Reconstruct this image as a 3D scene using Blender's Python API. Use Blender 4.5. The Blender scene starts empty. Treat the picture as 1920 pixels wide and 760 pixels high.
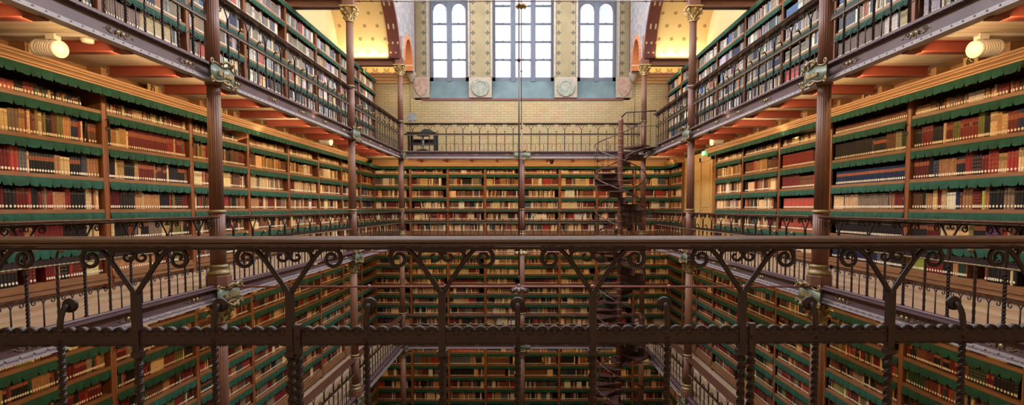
import bpy, math, random
from math import sin, cos, pi, sqrt, atan2, radians
from mathutils import Matrix, Vector

# ---------------------------------------------------------------- camera / world / exposure
E = 8.0                       # eye height above the ground storey floor
SC = bpy.context.scene
COL = SC.collection
PITCH = radians(2.86)
FPX = 1000.0
cam = bpy.data.objects.new('camera', bpy.data.cameras.new('camera'))
COL.objects.link(cam)
cam.data.sensor_width = 36.0
cam.data.lens = FPX / 1920 * 36.0
cam.data.shift_x = -0.012
cam.data.shift_y = 0.0313
cam.data.clip_start = 0.05
cam.location = (0.07, 0, E)
cam.rotation_euler = (pi / 2 - PITCH, 0, 0)
SC.camera = cam
SC.view_settings.view_transform = 'Standard'
SC.view_settings.look = 'None'
SC.view_settings.gamma = 1.0
SC.view_settings.use_curve_mapping = False
SC.view_settings.exposure = 0.0
world = bpy.data.worlds.new('world'); SC.world = world
world.use_nodes = True
world.node_tree.nodes['Background'].inputs[0].default_value = (0.93, 0.96, 1.0, 1)
world.node_tree.nodes['Background'].inputs[1].default_value = 1.12
SC.cycles.max_bounces = 6
SC.cycles.diffuse_bounces = 4
SC.cycles.glossy_bounces = 3
SC.cycles.transparent_max_bounces = 6
SC.cycles.caustics_reflective = False
SC.cycles.caustics_refractive = False
SC.cycles.sample_clamp_indirect = 4.0
SC.cycles.use_denoising = True

WARM = (1.0, 0.66, 0.34)
COOL = (0.90, 0.93, 1.0)
P_SKY = 480.0        # skylight
P_MID = 8.8         # warm strip per metre, storey under the upper gallery
P_LOW = 5.2
P_GRD = 4.2
P_FILL = 1500.0      # added cool fill that brightens the upper galleries
P_UP = 12.0          # uplights on the cross beams

def area(name, loc, size, direction, power, color, portal=False):
    d = bpy.data.lights.new(name, 'AREA'); d.shape = 'RECTANGLE'
    d.size, d.size_y = size
    d.energy = power; d.color = color
    o = bpy.data.objects.new(name, d); COL.objects.link(o)
    z = -Vector(direction).normalized()
    # long side = local x
    up = Vector((0, 0, 1)) if abs(z.z) < 0.9 else Vector((0, 1, 0))
    x = up.cross(z).normalized(); y = z.cross(x)
    o.matrix_world = Matrix.Translation(Vector(loc) + Vector((0, 0, E))) @ Matrix((x, y, z)).transposed().to_4x4()
    if portal: d.cycles.is_portal = True
    return o

# ---------------------------------------------------------------- measured layout (metres, heights relative to the eye)
Z1, Z2, Z3 = 7.07, 12.65, 17.70      # column rows
ZB = 19.28                           # fronts of the end bookcases
ZW = 20.10                           # end wall
XC = 4.0                             # column line
XK = 5.28                            # fronts of the long bookcases
FL = {'upper': 1.85, 'mid': -1.04, 'low': -4.52, 'ground': -8.0}
GB = {'upper': 1.63, 'mid': -1.24, 'low': -4.72}   # girder undersides

# skylight in the roof and daylight
area('skylight_light', (0, 12.2, 9.0), (6.0, 12.5), (0, 0, -1), P_SKY, COOL)
for (a, b) in ((-3.52, -1.98), (-1.15, 1.2), (2.02, 3.56)):
    area('window_daylight', ((a + b) / 2, ZW + 0.62, 6.6), (b - a, 3.4), (0, -1, 0), 1.0, COOL, portal=True)
for s in (-1, 1):
    for lv, pw, top in (('mid', P_MID, 1.69), ('low', P_LOW, -1.16), ('ground', P_GRD, -4.64)):
        area('strip_light', (s * 4.17, 10.4, top - .09), (14.2, 0.05), (s, 0, -0.75), pw * 14.2, WARM)
        area('strip_light', (s * 4.6, 10.4, top - .13), (14.2, 0.10), (s * .3, 0, 1), pw * 14.2 * .26, (1.0, 0.76, 0.46))
for lv, pw, top in (('mid', P_MID, 1.69), ('low', P_LOW, -1.16), ('ground', P_GRD, -4.64)):
    area('strip_light', (0, Z3 + 0.22, top - .09), (10.0, 0.05), (0, 1, -0.6), pw * 10.0, WARM)
for s in (-1, 1):
    area('added_fill_light', (s * 3.9, 11.8, 7.35), (12.0, 1.5), (-s, 0, -0.10), P_FILL, COOL)  # added fill lamps aimed at the opposite upper cases, no windows modelled here
    for zc in (Z1, Z2, Z3):
        area('beam_uplight', (s * 5.1, zc - 0.30, 4.9), (1.5, 0.12), (0, 0.25, 1), P_UP * 1.5, (1.0, 0.74, 0.42))
        if zc < Z3: area('beam_uplight', (s * 5.1, zc + 0.30, 4.9), (1.5, 0.12), (0, -0.25, 1), P_UP * 1.5, (1.0, 0.74, 0.42))
    area('beam_wall_light', (s * 5.0, Z3 + .25, 4.58), (1.5, .1), (0, 1, -.7), 22.0, (1.0, 0.74, 0.42))
    area('beam_uplight', (s * 5.0, ZW - 0.35, 4.98), (1.6, 0.1), (0, 0.6, 1), P_UP * 0.5, (1.0, 0.62, 0.25))

# ---------------------------------------------------------------- helpers
def tag(o, label=None, cat=None, group=None, kind=None):
    if label: o['label'] = label
    if cat: o['category'] = cat
    if group: o['group'] = group
    if kind: o['kind'] = kind
    return o

def empty(name, loc=(0, 0, 0), rz=0.0, label=None, cat=None, group=None, kind=None):
    o = bpy.data.objects.new(name, None); COL.objects.link(o)
    o.empty_display_size = 0.05
    o.location = loc; o.rotation_euler = (0, 0, rz)
    return tag(o, label, cat, group, kind)

class MB:
    def __init__(s): s.v = []; s.f = []; s.c = []; s.sm = []; s.uv = {}
    def add(s, vs, fs, col=None, smooth=False):
        b = len(s.v); s.v.extend(vs)
        for f in fs:
            s.f.append(tuple(b + i for i in f)); s.c.append(col); s.sm.append(smooth)
        return b
    def box(s, x0, x1, y0, y1, z0, z1, col=None):
        s.add([(x0, y0, z0), (x1, y0, z0), (x1, y1, z0), (x0, y1, z0), (x0, y0, z1), (x1, y0, z1), (x1, y1, z1), (x0, y1, z1)],
              [(0, 3, 2, 1), (4, 5, 6, 7), (0, 1, 5, 4), (1, 2, 6, 5), (2, 3, 7, 6), (3, 0, 4, 7)], col); return s
    def bbox(s, x0, x1, y0, y1, z0, z1, b=0.01, axis='x'):
        # box with its long edges (along axis) chamfered
        def pr(u0, u1, w0, w1): return [(u0 + b, w0), (u1 - b, w0), (u1, w0 + b), (u1, w1 - b), (u1 - b, w1), (u0 + b, w1), (u0, w1 - b), (u0, w0 + b)]
        if axis == 'x': s.prism([( p[0], p[1]) for p in pr(y0, y1, z0, z1)], x0, x1, 'x')
        elif axis == 'y': s.prism(pr(x0, x1, z0, z1), y0, y1, 'y')
        else: s.prism(pr(x0, x1, y0, y1), z0, z1, 'z')
        return s
    def prism(s, poly, a0, a1, axis='y', col=None, smooth=False):
        n = len(poly)
        def P(p, a):
            return (a, p[0], p[1]) if axis == 'x' else ((p[0], a, p[1]) if axis == 'y' else (p[0], p[1], a))
        vs = [P(p, a0) for p in poly] + [P(p, a1) for p in poly]
        fs = [tuple(range(n)), tuple(range(2 * n - 1, n - 1, -1))]
        s.add(vs, fs, col)
        b = len(s.v) - 2 * n
        for i in range(n):
            j = (i + 1) % n
            s.f.append((b + i, b + n + i, b + n + j, b + j)); s.c.append(col); s.sm.append(smooth)
        return s
    def tube(s, pts, r, n=6, col=None, smooth=True, closed=False, flat=1.0):
        pts = [Vector(p) for p in pts]; m = len(pts)
        ref = Vector((0, 1, 0))
        t0 = (pts[1] - pts[0]).normalized()
        if abs(t0.dot(ref)) > 0.9: ref = Vector((0, 0, 1))
        b = len(s.v); nrm = None
        for i in range(m):
            if closed: t = (pts[(i + 1) % m] - pts[i - 1]).normalized()
            else: t = (pts[min(i + 1, m - 1)] - pts[max(i - 1, 0)]).normalized()
            if nrm is None: nrm = (ref - t * ref.dot(t)).normalized()
            else:
                nrm = nrm - t * nrm.dot(t)
                nrm = nrm.normalized() if nrm.length > 1e-6 else ref
            bi = t.cross(nrm)
            rr = r[i] if isinstance(r, (list, tuple)) else r
            for k in range(n):
                a = 2 * pi * (k + 0.5) / n
                s.v.append(tuple(pts[i] + nrm * (cos(a) * rr * flat) + bi * (sin(a) * rr)))
        for i in range(m if closed else m - 1):
            for k in range(n):
                k2 = (k + 1) % n; i2 = (i + 1) % m
                s.f.append((b + i * n + k, b + i * n + k2, b + i2 * n + k2, b + i2 * n + k)); s.c.append(col); s.sm.append(smooth)
        if not closed:
            s.f.append(tuple(b + k for k in range(n - 1, -1, -1))); s.c.append(col); s.sm.append(False)
            s.f.append(tuple(b + (m - 1) * n + k for k in range(n))); s.c.append(col); s.sm.append(False)
        return s
    def lathe(s, prof, n=16, c=(0, 0, 0), col=None, smooth=True, axis='z', phase=0.0, rf=None):
        b = len(s.v); m = len(prof)
        for (r, h) in prof:
            for k in range(n):
                a = 2 * pi * k / n + phase; q = r * (rf(k) if rf else 1)
                p = (q * cos(a), q * sin(a), h)
                if axis == 'x': p = (h, q * cos(a), q * sin(a))
                elif axis == 'y': p = (q * cos(a), h, q * sin(a))
                s.v.append((p[0] + c[0], p[1] + c[1], p[2] + c[2]))
        for i in range(m - 1):
            for k in range(n):
                k2 = (k + 1) % n
                s.f.append((b + i * n + k, b + i * n + k2, b + (i + 1) * n + k2, b + (i + 1) * n + k)); s.c.append(col); s.sm.append(smooth)
        s.f.append(tuple(b + k for k in range(n - 1, -1, -1))); s.c.append(col); s.sm.append(False)
        s.f.append(tuple(b + (m - 1) * n + k for k in range(n))); s.c.append(col); s.sm.append(False)
        return s
    def twist(s, x, y, z0, z1, h, turn=0.12, step=0.012):
        n = max(2, int((z1 - z0) / step)); b = len(s.v)
        for i in range(n + 1):
            z = z0 + (z1 - z0) * i / n; a0 = 2 * pi * (z - z0) / turn + pi / 4
            for k in range(4):
                a = a0 + k * pi / 2; s.v.append((x + h * 1.35 * cos(a), y + h * 1.35 * sin(a), z))
        for i in range(n):
            for k in range(4):
                k2 = (k + 1) % 4
                s.f.append((b + i * 4 + k, b + i * 4 + k2, b + i * 4 + 4 + k2, b + i * 4 + 4 + k)); s.c.append(None); s.sm.append(False)
        return s
    def ball(s, c, r, n=8, m=5, col=None, half=False, sc=(1, 1, 1)):
        prof = []
        for i in range(m + 1):
            a = -pi / 2 + pi * i / m
            prof.append((max(1e-4, cos(a)) , sin(a)))
        b = len(s.v)
        s.lathe(prof, n, (0, 0, 0), col)
        for i in range(b, len(s.v)):
            p = s.v[i]; s.v[i] = (c[0] + p[0] * r * sc[0], c[1] + p[1] * r * sc[1], c[2] + p[2] * r * sc[2])
        return s
    def mesh(s, name, mat, uv=None):
        me = bpy.data.meshes.new(name)
        me.from_pydata(s.v, [], s.f)
        me.polygons.foreach_set('use_smooth', s.sm)
        if any(c is not None for c in s.c):
            at = me.attributes.new('Col', 'FLOAT_COLOR', 'CORNER')
            buf = []
            for f, c in zip(s.f, s.c):
                c = c or (0.5, 0.5, 0.5)
                buf.extend((c[0], c[1], c[2], 1.0) * len(f))
            at.data.foreach_set('color', buf)
        if uv:
            l = me.uv_layers.new(name='UVMap'); buf = []
            for f in s.f:
                for i in f: buf.extend(uv(s.v[i]))
            l.data.foreach_set('uv', buf)
        me.materials.append(mat)
        me.update()
        return me
    def build(s, name, mat, parent=None, uv=None):
        me = s.mesh(name, mat, uv)
        o = bpy.data.objects.new(name, me); COL.objects.link(o)
        if parent: o.parent = parent
        return o

def put(name, me, parent=None, loc=(0, 0, 0), rz=0.0):
    o = bpy.data.objects.new(name, me); COL.objects.link(o)
    o.location = loc; o.rotation_euler = (0, 0, rz)
    if parent: o.parent = parent
    return o

# ---------------------------------------------------------------- materials
def newmat(name, rough=0.6, metal=0.0, spec=0.5):
    m = bpy.data.materials.new(name); m.use_nodes = True
    nt = m.node_tree; b = nt.nodes['Principled BSDF']
    b.inputs['Roughness'].default_value = rough
    b.inputs['Metallic'].default_value = metal
    b.inputs['Specular IOR Level'].default_value = spec
    return m, nt, b
def noise_mat(name, c1, c2, scale=5.0, rough=0.6, metal=0.0, stretch=(1, 1, 1), spec=0.5, detail=4.0, bump=0.0, coord='Object'):
    m, nt, b = newmat(name, rough, metal, spec)
    tc = nt.nodes.new('ShaderNodeTexCoord'); mp = nt.nodes.new('ShaderNodeMapping')
    mp.inputs['Scale'].default_value = stretch
    nz = nt.nodes.new('ShaderNodeTexNoise'); nz.inputs['Scale'].default_value = scale; nz.inputs['Detail'].default_value = detail
    cr = nt.nodes.new('ShaderNodeValToRGB')
    cr.color_ramp.elements[0].position = 0.3; cr.color_ramp.elements[1].position = 0.7
    cr.color_ramp.elements[0].color = (*c1, 1); cr.color_ramp.elements[1].color = (*c2, 1)
    L = nt.links.new
    L(tc.outputs[coord], mp.inputs[0]); L(mp.outputs[0], nz.inputs['Vector']); L(nz.outputs['Fac'], cr.inputs[0]); L(cr.outputs[0], b.inputs['Base Color'])
    if bump:
        bp = nt.nodes.new('ShaderNodeBump'); bp.inputs['Strength'].default_value = bump; bp.inputs['Distance'].default_value = 0.01
        L(nz.outputs['Fac'], bp.inputs['Height']); L(bp.outputs[0], b.inputs['Normal'])
    return m
def brick_mat(name, c1, c2, mortar, bw, bh, ms, rough, rot=(0, 0, 0), offset=0.5, noise=0.0):
    m, nt, b = newmat(name, rough)
    tc = nt.nodes.new('ShaderNodeTexCoord'); mp = nt.nodes.new('ShaderNodeMapping'); mp.inputs['Rotation'].default_value = rot
    br = nt.nodes.new('ShaderNodeTexBrick'); br.inputs['Scale'].default_value = 1.0; br.offset = offset
    br.inputs['Brick Width'].default_value = bw; br.inputs['Row Height'].default_value = bh; br.inputs['Mortar Size'].default_value = ms
    br.inputs['Mortar Smooth'].default_value = 0.2
    br.inputs['Color1'].default_value = (*c1, 1); br.inputs['Color2'].default_value = (*c2, 1); br.inputs['Mortar'].default_value = (*mortar, 1)
    L = nt.links.new
    L(tc.outputs['Object'], mp.inputs[0]); L(mp.outputs[0], br.inputs['Vector'])
    nz = nt.nodes.new('ShaderNodeTexNoise'); nz.inputs['Scale'].default_value = 3.0; nz.inputs['Detail'].default_value = 6
    mx = nt.nodes.new('ShaderNodeMix'); mx.data_type = 'RGBA'; mx.blend_type = 'MULTIPLY'; mx.inputs[0].default_value = 0.35
    L(tc.outputs['Object'], nz.inputs['Vector']); L(br.outputs['Color'], mx.inputs[6]); L(nz.outputs['Color'], mx.inputs[7]); L(mx.outputs[2], b.inputs['Base Color'])
    return m
def attr_mat(name, rough=0.5):
    m, nt, b = newmat(name, rough, 0.0, 0.25)
    at = nt.nodes.new('ShaderNodeAttribute'); at.attribute_name = 'Col'
    tc = nt.nodes.new('ShaderNodeTexCoord')
    nz = nt.nodes.new('ShaderNodeTexNoise'); nz.inputs['Scale'].default_value = 40; nz.inputs['Detail'].default_value = 3
    mr = nt.nodes.new('ShaderNodeMapRange'); mr.inputs[1].default_value = 0.25; mr.inputs[2].default_value = 0.75; mr.inputs[3].default_value = 0.72; mr.inputs[4].default_value = 1.25
    vm = nt.nodes.new('ShaderNodeVectorMath'); vm.operation = 'SCALE'
    L = nt.links.new
    L(tc.outputs['Object'], nz.inputs['Vector']); L(nz.outputs['Fac'], mr.inputs[0]); L(at.outputs['Color'], vm.inputs[0]); L(mr.outputs[0], vm.inputs['Scale']); L(vm.outputs[0], b.inputs['Base Color'])
    return m
def motif_mat(name, base, ink, cell, petals=5, radius=0.36, ink2=None, rough=0.7, thr=0.5, offs=0.5):
    """painted plaster: staggered rows of small leaves in UV metres"""
    m, nt, b = newmat(name, rough)
    L = nt.links.new; N = nt.nodes.new
    def M(op, a, c=None, c2=None):
        n = N('ShaderNodeMath'); n.operation = op
        for i, x in enumerate((a, c, c2)):
            if x is None: continue
            if isinstance(x, (int, float)): n.inputs[i].default_value = x
            else: L(x, n.inputs[i])
        return n.outputs[0]
    uv = N('ShaderNodeUVMap'); sx = N('ShaderNodeSeparateXYZ'); L(uv.outputs[0], sx.inputs[0])
    u = M('DIVIDE', sx.outputs[0], cell[0]); v = M('DIVIDE', sx.outputs[1], cell[1])
    row = M('FLOOR', v); par = M('MODULO', row, 2.0)
    u2 = M('ADD', u, M('MULTIPLY', M('ABSOLUTE', par), offs))
    cx = M('SUBTRACT', M('FRACT', u2), 0.5); cy = M('SUBTRACT', M('FRACT', v), 0.5)
    cxm = M('MULTIPLY', cx, cell[0]); cym = M('MULTIPLY', cy, cell[1])
    r = M('SQRT', M('ADD', M('MULTIPLY', cxm, cxm), M('MULTIPLY', cym, cym)))
    a = M('ARCTAN2', cym, cxm)
    pet = M('ADD', 0.35, M('MULTIPLY', M('ABSOLUTE', M('COSINE', M('MULTIPLY', a, petals / 2.0))), 0.65))
    R = M('MULTIPLY', pet, radius)
    inside = M('LESS_THAN', r, R)
    hole = M('GREATER_THAN', r, radius * 0.12)
    fac = M('MULTIPLY', M('MULTIPLY', inside, hole), 0.85)
    nz = N('ShaderNodeTexNoise'); nz.inputs['Scale'].default_value = 2.0; nz.inputs['Detail'].default_value = 5
    tc = N('ShaderNodeTexCoord'); L(tc.outputs['Object'], nz.inputs['Vector'])
    bc = N('ShaderNodeMix'); bc.data_type = 'RGBA'; bc.inputs[6].default_value = (*[x * 0.85 for x in base], 1); bc.inputs[7].default_value = (*base, 1); L(nz.outputs['Fac'], bc.inputs[0])
    mx = N('ShaderNodeMix'); mx.data_type = 'RGBA'; L(fac, mx.inputs[0]); L(bc.outputs[2], mx.inputs[6]); mx.inputs[7].default_value = (*ink, 1)
    L(mx.outputs[2], b.inputs['Base Color'])
    return m

M = {}
M['iron'] = noise_mat('painted_iron', (0.022, 0.009, 0.009), (0.036, 0.015, 0.014), 6, 0.52, 0.0, spec=0.45, bump=0.15)
M['iron_gallery'] = noise_mat('gallery_iron', (0.115, 0.066, 0.074), (0.155, 0.095, 0.105), 4, 0.42, bump=0.1)
M['column'] = noise_mat('column_paint', (0.19, 0.080, 0.055), (0.23, 0.10, 0.070), 5, 0.45)
M['gold'] = noise_mat('gilding', (0.40, 0.27, 0.10), (0.62, 0.45, 0.20), 30, 0.38, 0.35, bump=0.3)
M['gilt_dim'] = noise_mat('dull_gilding', (0.22, 0.15, 0.065), (0.36, 0.26, 0.12), 30, 0.45, 0.2)
M['verdigris'] = noise_mat('green_scroll_paint', (0.10, 0.14, 0.11), (0.26, 0.28, 0.20), 12, 0.4)
M['iron_stair'] = noise_mat('stair_iron', (0.075, 0.034, 0.034), (0.11, 0.050, 0.048), 8, 0.4)
M['flange'] = noise_mat('dusty_lit_flange_paint', (0.36, 0.32, 0.33), (0.46, 0.42, 0.43), 9, 0.35)  # pale from dust and from skylight sheen put into the colour
M['joist'] = noise_mat('red_joist_paint', (0.24, 0.050, 0.030), (0.28, 0.060, 0.036), 5, 0.5)
M['shelf'] = noise_mat('shelf_oak', (0.17, 0.075, 0.030), (0.27, 0.130, 0.055), 3, 0.5, stretch=(1, 12, 12))
M['post'] = noise_mat('post_oak', (0.17, 0.055, 0.020), (0.26, 0.095, 0.034), 3, 0.45, stretch=(12, 12, 1))
M['cornice'] = noise_mat('cornice_oak', (0.38, 0.20, 0.08), (0.50, 0.28, 0.12), 2, 0.5, stretch=(8, 1, 8))
M['cornice_end'] = noise_mat('cornice_oak_end', (0.38, 0.20, 0.08), (0.50, 0.28, 0.12), 2, 0.5, stretch=(1, 8, 8))
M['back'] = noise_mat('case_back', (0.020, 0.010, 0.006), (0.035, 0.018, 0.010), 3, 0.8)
M['cloth'] = noise_mat('green_cloth', (0.0015, 0.040, 0.021), (0.003, 0.072, 0.042), 7, 0.85, bump=0.3)
M['floor_wood'] = brick_mat('gallery_planks', (0.50, 0.375, 0.27), (0.60, 0.46, 0.335), (0.22, 0.15, 0.10), 3.0, 0.14, 0.003, 0.5, rot=(0, 0, pi / 2), offset=0.37)
M['ceil_wood'] = brick_mat('ceiling_boards', (0.70, 0.57, 0.40), (0.80, 0.67, 0.49), (0.36, 0.26, 0.15), 4.0, 0.12, 0.004, 0.6, rot=(0, 0, 0), offset=0.3)
M['handrail'] = noise_mat('handrail_wood', (0.055, 0.023, 0.016), (0.105, 0.045, 0.030), 4, 0.26, stretch=(1, 10, 10), spec=0.7)
M['tile'] = brick_mat('glazed_brick', (0.40, 0.295, 0.145), (0.45, 0.335, 0.170), (0.20, 0.14, 0.065), 0.27, 0.092, 0.006, 0.35, rot=(pi / 2, 0, 0))
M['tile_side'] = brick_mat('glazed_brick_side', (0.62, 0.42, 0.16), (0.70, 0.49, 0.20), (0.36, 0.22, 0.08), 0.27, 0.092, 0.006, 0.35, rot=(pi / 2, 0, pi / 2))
M['plaster'] = noise_mat('yellow_plaster', (0.74, 0.55, 0.27), (0.80, 0.61, 0.31), 2, 0.8)
M['vault'] = motif_mat('painted_vault', (0.72, 0.54, 0.25), (0.17, 0.11, 0.04), (0.40, 0.40), 5, 0.065)
M['vault_big'] = motif_mat('painted_border', (0.80, 0.60, 0.27), (0.26, 0.20, 0.08), (0.42, 0.44), 6, 0.19)
M['strip'] = noise_mat('mustard_strip', (0.19, 0.145, 0.070), (0.235, 0.180, 0.088), 2, 0.7)
M['leafstrip'] = motif_mat('leaf_border_paint', (0.25, 0.195, 0.105), (0.035, 0.035, 0.028), (0.16, 0.37), 4, 0.088, offs=0.0)
M['ribred'] = motif_mat('painted_rib', (0.11, 0.024, 0.018), (0.55, 0.42, 0.25), (0.16, 0.16), 2, 0.028)
M['orange'] = motif_mat('painted_orange', (0.62, 0.20, 0.07), (0.85, 0.6, 0.3), (0.13, 0.13), 2, 0.03)
M['fresco'] = noise_mat('blue_grey_fresco', (0.20, 0.22, 0.24), (0.44, 0.36, 0.34), 3.5, 0.8, detail=6, stretch=(1, 1, 2))
M['darkred'] = noise_mat('dark_red_paint', (0.13, 0.035, 0.030), (0.17, 0.045, 0.04), 4, 0.5)
M['teal'] = noise_mat('teal_sill', (0.065, 0.105, 0.11), (0.105, 0.15, 0.155), 2.5, 0.5)
M['winframe'] = noise_mat('window_iron', (0.060, 0.075, 0.10), (0.085, 0.10, 0.13), 3, 0.5)
M['stone'] = noise_mat('pale_stone', (0.26, 0.21, 0.155), (0.36, 0.29, 0.22), 9, 0.8)
M['shield'] = noise_mat('painted_shield', (0.28, 0.14, 0.10), (0.38, 0.28, 0.21), 8, 0.7, detail=6)
M['shieldgreen'] = noise_mat('painted_shield_green', (0.14, 0.19, 0.15), (0.32, 0.27, 0.21), 8, 0.7, detail=6)
M['white'] = noise_mat('white_enamel', (0.68, 0.62, 0.54), (0.74, 0.68, 0.60), 4, 0.4)
M['black'] = noise_mat('black_enamel', (0.012, 0.012, 0.014), (0.02, 0.02, 0.022), 6, 0.45)
M['greymetal'] = noise_mat('grey_metal', (0.22, 0.23, 0.26), (0.36, 0.37, 0.40), 14, 0.35, 0.4)
M['plate'] = noise_mat('number_card', (0.62, 0.42, 0.16), (0.70, 0.48, 0.20), 6, 0.6)
M['ink'] = noise_mat('black_ink', (0.01, 0.008, 0.006), (0.015, 0.012, 0.01), 6, 0.6)
M['door'] = noise_mat('ochre_door', (0.42, 0.25, 0.08), (0.48, 0.29, 0.10), 3, 0.5)
M['book'] = attr_mat('book_cloth', 0.5)
M['pages'] = noise_mat('page_edges', (0.42, 0.33, 0.20), (0.56, 0.46, 0.30), 60, 0.8, stretch=(1, 8, 1))
M['label'] = noise_mat('paper_label', (0.74, 0.66, 0.50), (0.80, 0.72, 0.56), 20, 0.7)
M['brass'] = noise_mat('brass', (0.55, 0.42, 0.22), (0.66, 0.52, 0.30), 12, 0.3, 0.6)
M['rod'] = noise_mat('tie_rod_paint', (0.30, 0.12, 0.12), (0.38, 0.16, 0.15), 9, 0.4)
M['roomfloor'] = noise_mat('ground_floor', (0.10, 0.06, 0.04), (0.15, 0.09, 0.06), 2, 0.5)
M['ceiling'] = noise_mat('roof_plaster', (0.70, 0.62, 0.48), (0.76, 0.68, 0.53), 2, 0.8)
# glass: thin clear pane
def glass():
    m = bpy.data.materials.new('window_glass'); m.use_nodes = True; nt = m.node_tree
    nt.nodes.remove(nt.nodes['Principled BSDF'])
    t = nt.nodes.new('ShaderNodeBsdfTransparent'); t.inputs[0].default_value = (0.97, 0.98, 1, 1)
    g = nt.nodes.new('ShaderNodeBsdfGlossy'); g.inputs['Roughness'].default_value = 0.1
    mx = nt.nodes.new('ShaderNodeMixShader'); mx.inputs[0].default_value = 0.04
    nt.links.new(t.outputs[0], mx.inputs[1]); nt.links.new(g.outputs[0], mx.inputs[2]); nt.links.new(mx.outputs[0], nt.nodes['Material Output'].inputs[0])
    return m
M['glass'] = glass()
M['glassborder'] = noise_mat('stained_glass_border', (0.55, 0.40, 0.50), (0.80, 0.78, 0.80), 40, 0.3)
def emit(name, c, s):
    m, nt, b = newmat(name); b.inputs['Base Color'].default_value = (*c, 1)
    b.inputs['Emission Color'].default_value = (*c, 1); b.inputs['Emission Strength'].default_value = s
    return m
M['exitgreen'] = emit('exit_sign_glow', (0.10, 0.75, 0.25), 0.9)
M['exitwhite'] = emit('exit_sign_white', (0.9, 1.0, 0.9), 0.9)
M['lampglow'] = emit('lamp_glow', (1.0, 0.84, 0.6), 0.15)

def text(name, s, size, mat, parent, loc, rot, extr=0.001, sx=1.0):
    c = bpy.data.curves.new(name, 'FONT'); c.body = s; c.size = size; c.extrude = extr; c.offset = size * .03; c.align_x = 'CENTER'; c.align_y = 'CENTER'
    c.materials.append(mat)
    tmp = bpy.data.objects.new(name + '_tmp', c); COL.objects.link(tmp)
    dg = bpy.context.evaluated_depsgraph_get(); dg.update()
    me = bpy.data.meshes.new_from_object(tmp.evaluated_get(dg), depsgraph=dg)
    bpy.data.objects.remove(tmp)
    o = put(name, me, parent, loc); o.rotation_euler = rot; o.scale = (sx, 1, 1)
    return o

# ================================================================ ROOM SHELL
XO = 5.95      # outer side walls
def shell(name, mb, mat, label, uv=None):
    o = mb.build(name, mat, None, uv); tag(o, label, 'building', kind='structure'); return o
shell('floor', MB().box(-XO - .3, XO + .3, -1.9, ZW + .6, -8.2, -8.0), M['roomfloor'], 'dark floor of the lowest storey under the galleries')
for s, nm in ((-1, 'wall_left'), (1, 'wall_right')):
    x0, x1 = sorted((s * XO, s * (XO + .3)))
    shell(nm, MB().box(x0, x1, -1.9, ZW + .6, -8.0, 9.6), M['plaster'], 'plain yellow plastered %s side wall behind the bookcases' % ('left' if s < 0 else 'right'))
shell('wall_front', MB().box(-XO, XO, -1.9, -1.6, -8.0, 9.6), M['plaster'], 'yellow plastered wall at the camera end of the library')
# roof with skylight opening
mb = MB(); mb.box(-XO, -3.1, -1.6, ZW + .6, 9.4, 9.6); mb.box(3.1, XO, -1.6, ZW + .6, 9.4, 9.6); mb.box(-3.1, 3.1, -1.6, 1.3, 9.4, 9.6); mb.box(-3.1, 3.1, 18.7, ZW + .6, 9.4, 9.6)
shell('ceiling', mb, M['ceiling'], 'pale roof plaster around the long skylight high over the hall')

# ---- end wall with three tall windows
WIN = [(-3.52, -1.98), (-1.15, 1.20), (2.02, 3.56)]
ZSILL = 4.86; ZS0 = 4.07
YF = ZW + 0.35     # glazing plane
wb = MB()
wb.box(-XO, XO, ZW, ZW + .5, -8.0, ZS0)
edges = [-XO] + [e for w in WIN for e in w] + [XO]
for i in range(0, len(edges), 2): wb.box(edges[i], edges[i + 1], ZW, ZW + .5, ZS0, 9.4)
wall_back = shell('wall_back', wb, M['tile'], 'glazed yellow brick end wall under the three tall windows')
mb = MB()
for (a, b) in WIN:   # sloping sills
    mb.prism([(ZW - .03, ZS0), (ZW + .5, ZS0), (ZW + .5, ZSILL), (ZW + .34, ZSILL), (ZW - .03, ZS0 + .03)], a, b, 'x')
mb.build('window_sill', M['teal'], wall_back)
MB().box(-4.0, 4.0, ZW - .05, ZW, ZS0 - .06, ZS0).build('red_string_course', M['darkred'], wall_back)
# painted strips between windows
def uvxz(p): return (p[0] - 0.02, p[2])
STRIPS = ((-3.96, -3.55), (-1.94, -1.18), (1.23, 1.99), (3.59, 3.96))
mb = MB(); lf = MB(); LE = []
for q, (a, b) in enumerate(STRIPS):
    mb.box(a, b, ZW - .02, ZW, 4.86, 9.4)
    for side in ((0, 1) if b - a > .5 else ((1,) if a < 0 else (0,))):
        x = b - .19 if side else a + .03
        lf.box(x, x + .16, ZW - .026, ZW - .02, 4.86, 9.4); LE.append(x)
mb.build('painted_strip', M['strip'], wall_back)
def uvstrip(p):
    for x in LE:
        if x - 1e-3 <= p[0] <= x + .161: return (p[0] - x, p[2])
    return (0, 0)
lf.build('leaf_border', M['leafstrip'], wall_back, uvstrip)
mb = MB()
for (a, b) in WIN:
    for x in (a, b):
        mb.box(x - .035, x + .035, ZW - .06, ZW + .36, 4.86, 9.4)
mb.build('stone_reveal', M['stone'], wall_back)
for nm, xs, mt in (('painted_shield', (-3.75, 3.77), M['shield']), ('painted_roundel', (-1.56, 1.61), M['shieldgreen'])):
    for x in xs:
        w = .24 if nm == 'painted_shield' else .36
        g = MB(); g.box(x - w - .06, x + w + .06, ZW - .10, ZW, ZS0 + .02, 4.84); g.build('corbel_block', M['stone'], wall_back)
        g = MB()
        if nm == 'painted_shield': g.prism([(x - w, 4.78), (x - w, 4.42), (x - w * .6, 4.22), (x, 4.12), (x + w * .6, 4.22), (x + w, 4.42), (x + w, 4.78)], ZW - .13, ZW - .1, 'y')
        else: g.lathe([(.02, 0), (.21, 0), (.23, -.02), (.32, -.02), (.34, .03)], 24, (x, ZW - .13, 4.45), axis='y', smooth=False) if True else g.lathe([(.02, 0), (.32, 0)], 24, (x, ZW - .13, 4.45), axis='y')
        g.build(nm, mt, wall_back)
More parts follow.
